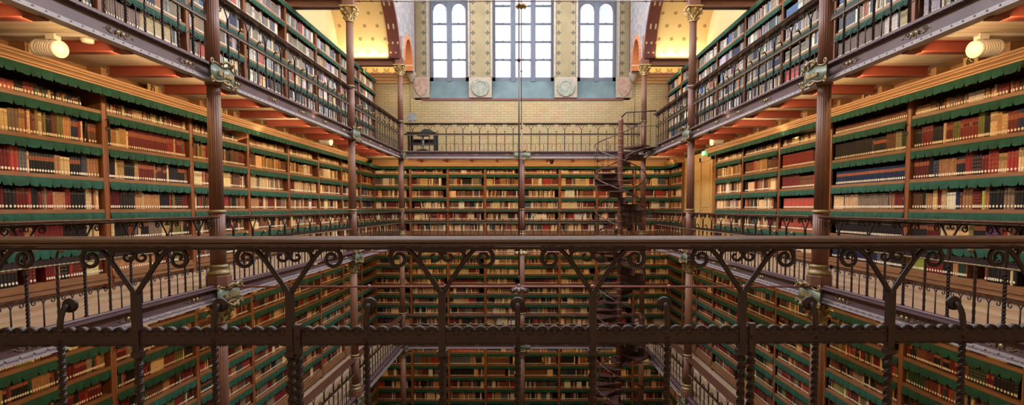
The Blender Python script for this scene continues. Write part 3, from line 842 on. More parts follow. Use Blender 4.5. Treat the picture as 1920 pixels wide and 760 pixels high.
for (y, zb, zt, x, lab) in ((Z1, -1.05, 5.4, .0, 'slender hanging rod ending in a rosette on the nearest tie rod'), (Z2, -1.05, 9.4, .0, 'long hanging rod from the roof to the tie rod of the second columns')):
    root = empty('hanging_rod', (x, y, 0), 0, lab, 'rod')
    g = MB(); zt = 9.4
    g.tube([(0, 0, zb + .1), (0, 0, 1.95 if y < 8 else 1.86)], .011, 8); g.tube([(0, 0, 1.9), (0, 0, zt)], .008 if y > 8 else .006, 6)
    for zz in ((1.93, zb + .12) if y < 8 else (1.88, 3.2, zb + .14)): g.ball((0, 0, zz), .022, 8, 5, sc=(1, 1, 1.3))
    g.build('rod_shaft', M['iron_stair'], root)
    g = MB(); rosette(g, (0, 0, zb - .02 if y < 8 else zb), .11 if y < 8 else .14)
    if y > 8: rosette(g, (0, 0, 4.72), .12)
    g.build('rosette', M['gilt_dim'] if y > 8 else M['iron_gallery'], root)

# ================================================================ BOOKCASES
SH = {'upper': [4.17, 3.75, 3.33, 2.91, 2.49, 2.06], 'mid': [1.23, .80, .38, -.02, -.43, -.84],
      'low': [-1.70, -2.05, -2.41, -2.76, -3.12, -3.48, -3.86, -4.28], 'ground': [-5.28, -5.74, -6.18, -6.62, -7.06, -7.52]}
TOP = {'upper': 4.60, 'mid': 1.49, 'low': -1.30, 'ground': -4.78}
DEP = .36; PW = .035; ST = .036
def valance_mesh(w, hgt, seed):
    rnd = random.Random(seed); g = MB(); n = max(24, int(w / .05)); x0 = 0
    tabs = []; x = 0
    while x < w:
        tw = rnd.uniform(.10, .19); tabs.append((x, min(w, x + tw))); x += tw
    for (a, b) in tabs:
        m = 10; vs = []
        skew = rnd.uniform(-.014, .014); dep = rnd.uniform(.004, .014)
        for i in range(m + 1):
            t = i / m; xx = a + (b - a) * t
            edge = (.026 if i in (0, m) else 0) - .004 * (i % 2)
            y = -.006 - dep * sin(t * pi) 
            z = -hgt + .004 + edge + skew * (t - .5) + .004 * sin(t * 9 + a * 30)
            zm = -hgt * .4
            vs += [(xx, -.004, 0), (xx, y * .8 - .004, zm), (xx + (.5 - t) * .006, y - .008, z), (xx, 0.004, 0), (xx + (.5 - t) * .006, y - .004, z)]
        fs = []
        for i in range(m):
            q = 5 * i; fs += [(q, q + 1, q + 6, q + 5), (q + 1, q + 2, q + 7, q + 6), (q + 3, q + 8, q + 9, q + 4), (q + 2, q + 4, q + 9, q + 7)]
        fs += [(0, 3, 4, 2, 1), (5 * m, 5 * m + 1, 5 * m + 2, 5 * m + 4, 5 * m + 3)]
        g.add(vs, fs, smooth=False)
    return g
BC = {}
def case_meshes(lv, W):
    key = (lv, round(W, 3))
    if key in BC: return BC[key]
    d = {}
    z0, z1 = FL[lv], TOP[lv]
    iw = W - 2 * PW
    g = MB(); g.box(-PW, PW, 0, DEP, z0, z1); g.box(-PW - .012, PW + .012, -.018, .004, z0, z1); g.tube([(-PW - .004, -.018, z0), (-PW - .004, -.018, z1)], .007, 6); g.tube([(PW + .004, -.018, z0), (PW + .004, -.018, z1)], .007, 6)
    d['post'] = g.mesh('upright', M['post'])
    g = MB(); g.box(.002, iw - .002, .006, DEP - .012, -ST, 0); g.box(.014, iw - .014, -.02, .006, -ST - .004, .003)
    d['shelf'] = g.mesh('shelf', M['shelf'])
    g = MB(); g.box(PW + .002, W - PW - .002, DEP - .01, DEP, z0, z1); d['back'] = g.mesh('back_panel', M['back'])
    zb = SH[lv][-1]
    g = MB(); g.box(PW + .016, W - PW - .016, -.03, .01, z0 + .07, zb - ST - .002); g.box(PW + .016, W - PW - .016, -.045, .0, z0 + .13, z0 + .15); g.box(PW + .016, W - PW - .016, .04, .06, z0, z0 + .07)
    d['plinth'] = g.mesh('plinth_board', M['shelf'])
    g = MB(); g.box(-PW, W - PW - .002, -.02, DEP, z1, z1 + .03); d['top'] = g.mesh('top_board', M['shelf'])
    d['val'] = [valance_mesh(iw - .03, .105, i * 7 + int(W * 10)).mesh('green_valance', M['cloth']) for i in range(3)]
    d['valtop'] = [valance_mesh(W - .003, .11 if lv != 'upper' else .12, 50 + i).mesh('green_valance', M['cloth']) for i in range(2)]
    g = MB(); g.tube(smooth([(0, -.03, 0), (.0, -.075, .01), (.0, -.09, -.03), (.0, -.07, -.07), (0, -.035, -.10), (0, -.05, -.135), (0, -.075, -.125)], 3), .006, 6); d['hook'] = g.mesh('ladder_hook', M['iron'])
    BC[key] = d; return d
crnd = random.Random(5)
def bookcase(lv, loc, rz, W, label, endpost=True, number=None, numside=0, jit=0.0, over=.0):
    """local x along the shelves, front at y=0 facing -y, heights absolute"""
    root = empty('bookcase', loc, rz, label, 'bookcase', 'bookcases along the galleries')
    d = case_meshes(lv, W)
    put('upright', d['post'], root)
    if endpost: put('upright', d['post'], root, (W, 0, 0))
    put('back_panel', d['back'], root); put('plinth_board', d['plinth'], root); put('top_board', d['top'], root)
    zs = list(SH[lv]); 
    for i, z in enumerate(zs):
        o = put('shelf', d['shelf'], root, (PW, 0, z))
        if i < len(zs) - 0 and not (i == len(zs) - 1): put('green_valance', d['val'][crnd.randrange(3)], o, (.015, -.018, -ST - .004))
    put('green_valance', d['valtop'][crnd.randrange(2)], root, (0, -.034 - over, TOP[lv]))
    put('ladder_hook', d['hook'], root, (0, 0, zs[1] + .32))
    if number:
        c = MB(); c.box(-.10, .10, -.01, 0, -.055, .055); p = put('number_card', c.mesh('number_card', M['plate']), root, (W / 2 + numside, -.17, 1.665))
        text('numerals', number, .11, M['ink'], p, (0, -.012, 0), (pi / 2, 0, 0), .001)
    return root

# ---- books
PAL = {'K': (.016, .013, .012), 'G': (.020, .040, .024), 'N': (.012, .018, .052), 'R': (.27, .032, .024), 'D': (.125, .014, .013), 'B': (.135, .052, .024),
       'T': (.36, .185, .075), 'C': (.62, .44, .22), 'O': (.15, .135, .040), 'S': (.075, .080, .090), 'L': (.34, .36, .05), 'P': (.38, .075, .052),
       'W': (.68, .60, .46), 'U': (.045, .105, .21), 'V': (.21, .155, .105), 'Y': (.10, .035, .12), 'H': (.38, .35, .33)}
CN = {'K': 'black', 'G': 'dark green', 'N': 'navy', 'R': 'red', 'D': 'dark red', 'B': 'brown', 'T': 'tan', 'C': 'cream', 'O': 'olive', 'S': 'slate grey', 'L': 'lime green',
      'P': 'pinkish red', 'W': 'off-white', 'U': 'blue', 'V': 'drab brown', 'Y': 'purple', 'H': 'pale grey'}
MIX = {'m': 'BBBTTCCDDDKKKKVROSRNG', 'u': 'SSVVVVCWWHHHHTSUPNHV', 'w': 'TTTCCCBBWVTCDK', 'd': 'BBDDKKKTVCDOGR', 'b': 'TTCCWBBDDKVRCSW', 'e': 'KKSSCWBDRWNT'}
def parse(spec, n=60, rnd=None, tail='m'):
    """'R4 m6' -> per book (key, run id)"""
    out = []; run = 0
    for tok in spec.split():
        k, c = tok[0], int(tok[1:]) if len(tok) > 1 else 1
        if k in MIX or k == '_':
            for _ in range(c): run += 1; out.append((k, run))
        else:
            run += 1; out += [(k, run)] * c
    while len(out) < n:
        q = rnd.random()
        if q < .25:
            run += 1; k = rnd.choice(MIX[tail]); out += [(k, run)] * rnd.randint(3, 7)
        else: run += 1; out.append((tail, run))
    return out
def row(W, spec, rnd, hmax, tail='m', thin=1.0, gap=None):
    """books of one shelf between uprights: list of dict(x,w,h,d,tilt,key,col,style)"""
    res = []; x = PW + .012; end = W - PW - .012
    if gap is None: gap = rnd.choice((0, 0, 0, .02, .04, .08, .13))
    end -= gap * W
    runs = {}; lean = 0; prev = None; lt = 0
    if rnd.random() < .12: x += rnd.uniform(.03, .1)
    for key, run in parse(spec, 90, rnd, tail):
        if key == '_': x += .12; continue
        if run not in runs:
            k = key if key in PAL else rnd.choice(MIX[key])
            c = PAL[k]; j = rnd.uniform(.75, 1.3); c = tuple(max(.004, v * j * rnd.uniform(.9, 1.1)) for v in c)
            runs[run] = dict(k=k, c=c, w=rnd.uniform(.019, .046) * thin, h=hmax * rnd.uniform(.74, .98), style=rnd.choice(('plain', 'plain', 'plain', 'ribs', 'title', 'title', 'blank', 'blank', 'bands')), d=rnd.uniform(.19, .25))
        q = runs[run]
        w = q['w'] * rnd.uniform(.93, 1.07)
        if x + w > end: break
        jj = rnd.uniform(.92, 1.08)
        b = dict(x=x, w=w, h=q['h'] * rnd.uniform(.992, 1.008), d=q['d'], tilt=0.0, key=q['k'], col=tuple(v * jj for v in q['c']), style=q['style'])
        if key in MIX and lean > 0:
            b['tilt'] = lt; lean -= 1
            if prev and lt and b['x'] + w + (abs(lt) * b['h'] if lt > 0 else 0) > end: break
        elif key in MIX and rnd.random() < .035:
            lean = rnd.randint(2, 5); lt = rnd.choice((-1, 1)) * radians(rnd.uniform(3, 9)); x += .012 + (b['h'] * sin(-lt) if lt < 0 else 0)
            if x + w + .06 > end: break
            b['x'] = x; b['tilt'] = lt
        elif prev and abs(prev['tilt']) > .04:
            if prev['tilt'] > 0: x += prev['h'] * sin(prev['tilt']); b['x'] = x
            lean = 0
            if x + w > end: break
        prev = b; res.append(b); x += w + rnd.uniform(.0005, .0035)
        if b['tilt']: x += abs(sin(b['tilt'])) * .02
    return res
GOLDC = (.22, .14, .055)
def book_geo(mb, b, lab=None, origin=(0, 0, 0), full=False, pages=None, far=False):
    """spine faces -y, local x width centred at b.x + w/2; mb gets cover, lab gets the paper label, pages the leaves"""
    w, h, d = b['w'], b['h'], b['d']; col = b['col']
    ct, st = cos(b['tilt']), sin(b['tilt'])
    ox, oy, oz = origin
    def P(x, y, z):   # tilt about the bottom corner
        return (ox + (x * ct + z * st), oy + y, oz + (z * ct - x * st) + abs(st) * w * .5)
    dk = tuple(c * .55 for c in col); gd = GOLDC
    s = b['style']
    if far: segs = [(0, .16, col), (.16, .72, col), (.72, .86, {'title': dk, 'bands': gd, 'ribs': dk}.get(s, col)), (.86, 1, col)] if s != 'plain' else [(0, 1, col)]
    elif s == 'blank': segs = [(0, .70, col), (.70, .78, tuple(c * .8 for c in col)), (.78, 1, col)]
    elif s == 'plain': segs = [(0, .05, dk), (.05, .82, col), (.82, .85, gd), (.85, 1, col)]
    elif s == 'title': segs = [(0, .62, col), (.62, .64, gd), (.64, .80, dk if sum(col) > .2 else (.30, .08, .04)), (.80, .82, gd), (.82, 1, col)]
    elif s == 'bands': segs = [(0, .14, col), (.14, .155, gd), (.155, .70, col), (.70, .715, gd), (.715, .76, col), (.76, .80, gd), (.80, .9, col), (.9, .915, gd), (.915, 1, col)]
    else:
        segs = [(0, .10, col)]
        for k in range(5):
            z = .10 + k * .17; segs += [(z, z + .012, gd), (z + .012, z + .03, tuple(c * 1.3 for c in col)), (z + .03, z + .042, gd), (z + .042, min(1, z + .17), col)]
        segs[-1] = (segs[-1][0], 1, col)
    hw = w / 2; bul = min(.010, w * .22)
    prof = [(-hw, 0), (-hw * .6, -bul * .7), (0, -bul), (hw * .6, -bul * .7), (hw, 0)] if full else [(-hw, 0), (0, -bul), (hw, 0)]
    zs = [segs[0][0]] + [q[1] for q in segs]
    m = len(prof); vs = []
    for z in zs:
        for (px, py) in prof: vs.append(P(px, py, z * h))
    base = len(mb.v); mb.v.extend(vs)
    for i, q in enumerate(segs):
        for k in range(m - 1):
            a = base + i * m + k; mb.f.append((a, a + 1, a + m + 1, a + m)); mb.c.append(q[2]); mb.sm.append(full)
    t = base + (len(zs) - 1) * m
    if not full:
        nb = len(mb.v); mb.v.extend([P(-hw, d, 0), P(hw, d, 0), P(-hw, d, h), P(hw, d, h)])
        for f, c in (((base, t, nb + 2, nb), col), ((base + m - 1, nb + 1, nb + 3, t + m - 1), col), ((*[t + i for i in range(m)], nb + 3, nb + 2), (.40, .32, .20)), ((nb, nb + 2, nb + 3, nb + 1), col)):
            mb.f.append(f); mb.c.append(c); mb.sm.append(False)
    else:
        bt = .0028
        for sx in (-1, 1):
            x0, x1 = sorted((sx * hw, sx * (hw - bt)))
            mb.add([P(x0, 0, 0), P(x1, 0, 0), P(x1, d, 0), P(x0, d, 0), P(x0, 0, h), P(x1, 0, h), P(x1, d, h), P(x0, d, h)], [(0, 3, 2, 1), (4, 5, 6, 7), (0, 1, 5, 4), (1, 2, 6, 5), (2, 3, 7, 6), (3, 0, 4, 7)], col)
        # spine cap
        mb.f.append(tuple(t + i for i in range(m))); mb.c.append(col); mb.sm.append(False)
        pb = pages
        x0, x1 = -hw + bt, hw - bt
        pb.add([P(x0, -.001, .004), P(x1, -.001, .004), P(x1, d - .005, .004), P(x0, d - .005, .004), P(x0, -.001, h - .005), P(x1, -.001, h - .005), P(x1, d - .005, h - .005), P(x0, d - .005, h - .005)], [(0, 3, 2, 1), (4, 5, 6, 7), (0, 1, 5, 4), (1, 2, 6, 5), (2, 3, 7, 6), (3, 0, 4, 7)])
    if lab is not None:
        lw = min(w * .42, .0125); lz = .022; lh = .030; y = -bul - .0012
        if full:
            pts = [P(lw * cos(a), y, lz + lh / 2 + lh / 2 * sin(a)) for a in [2 * pi * i / 10 for i in range(10)]]
            pb_ = [P(lw * cos(a), y + .004, lz + lh / 2 + lh / 2 * sin(a)) for a in [2 * pi * i / 10 for i in range(10)]]
            lab.add(pts + pb_, [tuple(range(10))] + [(i, 10 + i, 10 + (i + 1) % 10, (i + 1) % 10) for i in range(10)], b.get('lc'))
        else:
            lab.add([P(-lw, y, lz), P(lw, y, lz), P(lw, y, lz + lh), P(-lw, y, lz + lh)], [(0, 1, 2, 3)], (.78, .68, .50))

ALL = []      # (matrix, book dict, info)
def project(p):
    x, y, z = p[0] - .07, p[1], p[2]
    c, s = cos(PITCH), sin(PITCH)
    d = y * c - z * s; u = y * s + z * c
    if d < .1: return None
    return (983 + FPX * x / d, 440 - FPX * u / d, d)
def fill_case(lv, loc, rz, W, specs, tail, seed, info, hscale=1.0, only=None):
    rnd = random.Random(seed)
    zs = [TOP[lv] - .02] + SH[lv]
    R = Matrix.Translation(loc) @ Matrix.Rotation(rz, 4, 'Z')
    for i in range(len(SH[lv])):
        if only and not only(SH[lv][i]): rnd.random(); continue
        pitch = (zs[i] - (ST if i else 0)) - zs[i + 1]
        sp = specs[i] if specs and i < len(specs) else ''
        bs = row(W, sp, rnd, min(.36, (pitch - .075) * hscale), tail, gap=None if not sp else (.0 if sp.endswith('!') else None)) if False else row(W, sp.replace('!', ''), rnd, min(.34, (pitch - .09) * hscale), tail, gap=(0.0 if sp.endswith('!') else None))
        n = len(bs)
        for j, b in enumerate(bs):
            loc_ = Vector((b['x'] + b['w'] / 2, .034, SH[lv][i] + .0015))
            p = R @ loc_
            a0 = project(p); q = R @ (loc_ + Vector((b['w'], 0, 0))); a1 = project(q); a2 = project(p + Vector((0, 0, b['h'])))
            area_ = 0
            if a0 and a1 and a2:
                cx, cy = a0[0], (a0[1] + a2[1]) / 2
                if 2 < cx < 1918 and a2[1] < 758 and a0[1] > 2 and not (438 < cy < 470):
                    top = max(a2[1], 0); bot = min(a0[1], 760)
                    area_ = abs(a1[0] - a0[0]) * max(0, bot - top)
                hh = p.z
                if abs(p.x) > 5:     # hidden by a gallery floor
                    t = hh * 4.0 / abs(p.x)
                    if lv == 'low' and (hh + b['h'] * .5) * 3.9 / abs(p.x) > -1.24: area_ = 0
                    if lv == 'ground' : area_ = 0
                    if lv == 'upper' and (hh + b['h'] * .6) * 3.95 / abs(p.x) < 1.85: area_ = 0
            ALL.append((area_, p, rz, b, info, i, j, n))

# ---- specified rows in viewer order (left to right) for the nearest cases
LEFT70 = ['m12 P4 K4 P3 m30', 'm4 C5 K2 C2 V3 T2 R1 C1 m6 K3 B3 O2 T4 N4', 'm4 O8 D5 R2 S3 C1 K9 T2 C3 K4!', 'm4 R3 D4 K3 D4 R2 K2 m3 R3 T5 R2 K5 C3!', 'm3 K2 D3 T2 m4 D4 T3 D8 K8 C2!', 'm4 D4 S1 K7 _1 D1 D1 _1 D4 T2 K2!']
LEFT71 = ['T4 m12 C4 m16', 'K3 T4 C2 T5 C1 D20 R5 C1 D5', 'C1 K6 C1 T4 K6 T3 D7!', 'D7 K6 T3 C1 T7 K6!', 'S1 C2 K5 m6 C2 K5 V6 C3 T4!', 'T20 K3 m8']
LEFT72 = ['m30', 'B8 m8 R2 C3 D5', 'C5 m10 K6 C5', 'm14 B9', 'm16 C6', 'm12 S4']
RIGHT65 = ['T9 B4 m6 V3 m5 H8', 'K3 D4 K6 C1 D5 O3 D6 O4 K3 C4 T2 C3 D3 N2 D2!', 'D6 K3 N2 T8 K4 R4 K4 D2 R3 T4 R3 C3!', 'B4 K1 G1 T3 C2 D2 C3 W3 N2 B1 T3 D6 L1 T2 K4 V3 K3!', 'K12 D5 W1 C12 O2 K5 Y5 m5', 'L8 B1 D6 K5 T2 G4 B1 _1 _1']
RIGHT64 = ['B44 C6!', 'K22 S1 K8 B5 V5 G9!', 'N52!', 'C10 K1 C11 V28!', 'K50!', 'N28 S10 K12!']
RIGHT63 = ['G2 C3 m4 B3 C6 m4', 'R48!', 'D17 B12 R14!', 'P48!', 'P48!', 'K8 m12 N6']
RIGHT62 = ['m20', 'B20 P4', 'K8 C14', 'm20', 'm12 S8', 'm20']
LEFTY = [5.093 + 1.777 * k for k in range(8)]      # last case ends at 17.5
RIGHTY = [5.46 - 1.84, 5.46, 7.30, 9.15, 10.99, 12.83, 14.67]
NUM = {0: 'seventy', 1: 'seventy-one', 2: 'seventy-two', 3: 'the first past seventy-two', 4: 'the second past seventy-two', 5: 'the third past seventy-two', 6: 'the fourth past seventy-two'}
NUMR = {0: 'sixty-six', 1: 'sixty-five', 2: 'sixty-four', 3: 'sixty-three', 4: 'the first past sixty-three', 5: 'the second past sixty-three'}
STO = {'upper': 'upper gallery', 'mid': 'eye-level gallery', 'low': 'storey below'}
def rel(lv, n): return {'mid': 'bay %s' % n if n[:3] != 'the' else n.replace(' past', ' bay past'), 'upper': 'upper bay above %s' % n, 'low': 'lower bay beneath %s' % n, 'ground': 'bottom bay beneath %s' % n}[lv]
UP0 = [['u30', 'u30', 'H6 u20', 'N24 u8', 'N20 m4 V12', 'N6 m8 N12 V12'], ['u30', 'H10 u20', 'u30', 'u20', 'V16 C22', 'u24'], None]
UP_R = [['u20', 'H10 W8', 'S8 u20', 'U12 u10', 'H8 u16 S6', 'u20'], ['S20 u10', 'N12 H8', 'U14 H12', 'S10 u20', 'V30', 'V34'], ['H12 U8', 'U20 H6', 'u24', 'V24', 'P24', 'V20']]
for lv in ('upper', 'mid', 'low', 'ground'):
    tail = {'upper': 'u', 'mid': 'm', 'low': 'd', 'ground': 'd'}[lv]
    over = .18 if lv == 'mid' else 0
    for k in range(7):
        y0, y1 = LEFTY[k], LEFTY[k + 1]
        if lv == 'ground' and k < 3: continue
        n = NUM[k]; W = y1 - y0
        sp = {0: LEFT70, 1: LEFT71, 2: LEFT72}.get(k) if lv == 'mid' else (UP0[k] if lv == 'upper' and k < 3 else None)
        # local x -> +y world : left to right for the viewer
        bookcase(lv, (-XK - .03, y0, 0), pi / 2, W, 'oak bookcase with green valances on the left, %s' % rel(lv, n), endpost=(k == 6), number={0: '70', 1: '71', 2: '72'}.get(k) if lv == 'mid' else None, numside=-.2, over=over)
        fill_case(lv, (-XK - .03, y0, 0), pi / 2, W, sp, 'w' if lv == 'mid' and k > 2 else tail, 100 * k + hash_(lv) if False else 100 * k + {'upper': 1, 'mid': 2, 'low': 3, 'ground': 4}[lv], ('L', lv, n))
    for k in range(6):
        y0, y1 = RIGHTY[k], RIGHTY[k + 1]
        if k == 0: continue
        if lv == 'ground' and k < 3: continue
        n = NUMR[k]; W = y1 - y0
        sp = {1: RIGHT65, 2: RIGHT64, 3: RIGHT63, 4: RIGHT62}.get(k) if lv == 'mid' else (UP_R[k - 1] if lv == 'upper' and k < 4 else None)
        bookcase(lv, (XK + .03, y1, 0), -pi / 2, W, 'oak bookcase with green valances on the right, %s' % rel(lv, n), endpost=True, number={1: '65', 2: '64', 3: '63'}.get(k) if lv == 'mid' else None, numside=.24, over=over)
        fill_case(lv, (XK + .03, y1, 0), -pi / 2, W, sp, 'w' if lv == 'mid' and k > 2 else tail, 1000 + 100 * k + {'upper': 1, 'mid': 2, 'low': 3, 'ground': 4}[lv], ('R', lv, n))
    if lv == 'upper':
        for k in range(3):   # upper right cases run on to the end wall
            y0 = 14.67 + 1.66 * k; y1 = y0 + 1.66
            bookcase(lv, (XK + .03, y1, 0), -pi / 2, y1 - y0, 'oak bookcase in the far part of the upper right gallery, %s of three' % ORD[k], over=over)
            fill_case(lv, (XK + .03, y1, 0), -pi / 2, y1 - y0, None, 'u', 1900 + k, ('R', lv, 'x'))
        bookcase(lv, (-XK - .03, 17.55, 0), pi / 2, 1.9, 'oak bookcase in the far corner of the upper left gallery', over=over)
        fill_case(lv, (-XK - .03, 17.55, 0), pi / 2, 1.9, None, 'u', 1950, ('L', lv, 'x'))
    else:
        if lv != 'mid':
            for k in range(2):
                y1 = 16.07 + 1.4 * k
                bookcase(lv, (XK + .03, y1, 0), -pi / 2, 1.4, 'oak bookcase near the far corner of the right wall, %s, %s of two' % ({'low': 'lower gallery', 'ground': 'bottom storey'}[lv], ORD[k]), over=over)
                fill_case(lv, (XK + .03, y1, 0), -pi / 2, 1.4, None, 'd', 1960 + k + len(lv), ('R', lv, 'x'))
        bookcase(lv, (-XK - .03, 17.55, 0), pi / 2, 1.68, 'oak corner bookcase at the far end of the left wall, %s' % {'mid': 'eye-level gallery', 'low': 'lower gallery', 'ground': 'bottom storey'}[lv], over=over)
        if lv != 'low': fill_case(lv, (-XK - .03, 17.55, 0), pi / 2, 1.68, None, 'm', 1940 + len(lv), ('L', lv, 'x'))
        bookcase(lv, (XK + .03, 19.25, 0), -pi / 2, 1.70, 'short oak bookcase beyond the wall with the door, %s' % {'mid': 'eye-level gallery', 'low': 'lower gallery', 'ground': 'bottom storey'}[lv], over=over)
        if lv != 'low': fill_case(lv, (XK + .03, 19.25, 0), -pi / 2, 1.70, None, 'w', 1970 + len(lv), ('R', lv, 'x'))
        EN = {'mid': 'eye-level', 'low': 'lower', 'ground': 'bottom storey'}[lv]
        for k in range(8):
            x0 = -5.38 + 1.345 * k
            sp = None
            if lv == 'ground':
                sp = {2: ['R22!', 'S26!', 'K28!'], 3: ['K16 C4', 'B18 _1 C2', 'B20 _1 W2'], 4: ['V6 T8', 'K14 _1 C1', 'B30!'], 5: ['T12 m4', 'K16 C1 _1 C2', 'G10 N8 m6'], 6: ['m5 O8', '_1', 'm8 R4 _1']}.get(k)
            if lv == 'low' and k in (2, 4): sp = ['w20', 'm20', 'C20', 'D22!', 'm20']
            bookcase(lv, (x0, ZB, 0), 0, 1.345, 'oak bookcase across the end wall, %s row, %s from its left end' % (EN, ('first', 'second', 'third', 'fourth', 'fifth', 'sixth', 'seventh', 'eighth')[k]), endpost=(k == 7), over=.1)
            fill_case(lv, (x0, ZB, 0), 0, 1.345, sp, {'mid': 'b', 'low': 'w' if k % 2 else 'm', 'ground': 'e'}[lv], 3000 + k * 10 + len(lv), ('E', lv, 'x'))
# cornices over the eye-level cases and simpler ones for the others
def cornice(nm, pts, a, b, axis_pos, s, mat, label, blocks=None):
    pass
CP = [(0, 1.735), (0.0, 1.60), (-.285, 1.60), (-.285, 1.578), (-.268, 1.570), (-.268, 1.552), (-.25, 1.546), (-.235, 1.53), (-.235, 1.515), (-.215, 1.508), (-.215, 1.49), (.05, 1.49), (.05, 1.735)]
i_t = 1
for s, y0, y1 in ((-1, 1.0, 17.53), (1, 1.0, 14.72), (1, 17.5, 19.3)):
    g = MB(); g.prism([(s * (XK + .03 + p[0]), p[1]) for p in (CP if s > 0 else CP[::-1])], y0, y1, 'y')
    o = g.build('trim_%d' % i_t, M['cornice']); tag(o, 'stepped golden oak cornice above the eye-level bookcases, %s' % ('left wall', 'right wall', 'far right corner')[i_t - 1], 'cornice', kind='structure'); i_t += 1
    blk = MB(); blk.box(-.09, .09, -.045, .045, 0, .13)
    me = blk.mesh('corbel_block', M['cornice']); y = 4.65
    while y < y1:
        if y > y0: put('corbel_block', me, o, (s * (XK - .05), y + .05, 1.60))
        y += 1.0
g = MB(); g.prism([(ZB + p[0] * .6, p[1]) for p in CP], -5.4, 5.4, 'x'); o = g.build('trim_4', M['cornice_end']); tag(o, 'oak cornice above the eye-level bookcases of the end wall', 'cornice', kind='structure')
for z, nm in ((-1.155, 'lower'), (-4.635, 'bottom')):
    for s in (-1, 1):
        a, b = sorted((s * (XK - .0), s * (XK + .4))); g = MB(); g.bbox(a, b, 1.0, 17.5 if s < 0 else 14.7, z - .13, z + .0, .02, 'y'); o = g.build('trim_%d' % (i_t + 1), M['cornice']); i_t += 1; tag(o, 'plain oak board above the %s %s bookcases' % (nm, 'left' if s < 0 else 'right'), 'cornice', kind='structure')
    g = MB(); g.box(-5.4, 5.4, ZB - .02, ZB + .4, z - .13, z); o = g.build('trim_%d' % (i_t + 1), M['cornice_end']); i_t += 1; tag(o, 'plain oak board above the %s end-wall bookcases' % nm, 'cornice', kind='structure')

# ---- choose the 300 books that show largest; the rest become one mass
order = sorted(range(len(ALL)), key=lambda i: -ALL[i][0])
pick = set(order[:300])
def ordn(n):
    w = ['first', 'second', 'third', 'fourth', 'fifth', 'sixth', 'seventh', 'eighth', 'ninth', 'tenth', 'eleventh', 'twelfth', 'thirteenth', 'fourteenth', 'fifteenth', 'sixteenth', 'seventeenth', 'eighteenth', 'nineteenth', 'twentieth']
    if n <= 20: return w[n - 1]
    t = {2: 'twenty', 3: 'thirty', 4: 'forty', 5: 'fifty'}
    return t[n // 10] + '-' + w[n % 10 - 1] if n % 10 else {2: 'twentieth', 3: 'thirtieth', 4: 'fortieth', 5: 'fiftieth'}[n // 10]
SN = ['top', 'second', 'third', 'fourth', 'fifth', 'sixth', 'seventh', 'eighth']
mass = MB()
for i, (ar, p, rz, b, info, si, j, n) in enumerate(ALL):
    if i in pick:
        cv, lb, pg = MB(), MB(), MB()
        b['lc'] = None
        book_geo(cv, b, lb, full=True, pages=pg)
        o = cv.build('book', M['book']); o.location = p; o.rotation_euler = (0, 0, rz)
        pg.build('page_block', M['pages'], o); lb.build('spine_label', M['label'], o)
        # count from the far upright: last for the left wall, first for the right wall
        cnt = (n - j) if info[0] == 'L' else (j + 1); side = 'right' if info[0] == 'L' else 'left'
        tag(o, '%s book, %s from %s on %s shelf of %s' % (CN[b['key']], ordn(cnt), side, SN[si], rel(info[1], info[2])), 'book', 'books on the %s shelf of %s' % (SN[si], rel(info[1], info[2])))
    else:
        # world-space geometry
        tmp = MB(); book_geo(tmp, b, tmp, far=p[1] > 11)
        c, s_ = cos(rz), sin(rz); base = len(mass.v)
        mass.v.extend((p[0] + v[0] * c - v[1] * s_, p[1] + v[0] * s_ + v[1] * c, p[2] + v[2]) for v in tmp.v)
        mass.f.extend(tuple(base + q for q in f) for f in tmp.f); mass.c.extend(tmp.c); mass.sm.extend(tmp.sm)
o = mass.build('books', M['book']); tag(o, 'thousands of smaller books filling the farther shelves of every storey', 'books', kind='stuff')
print('books', len(ALL), 'faces', len(mass.f), 'smallest picked', ALL[order[299]][0])

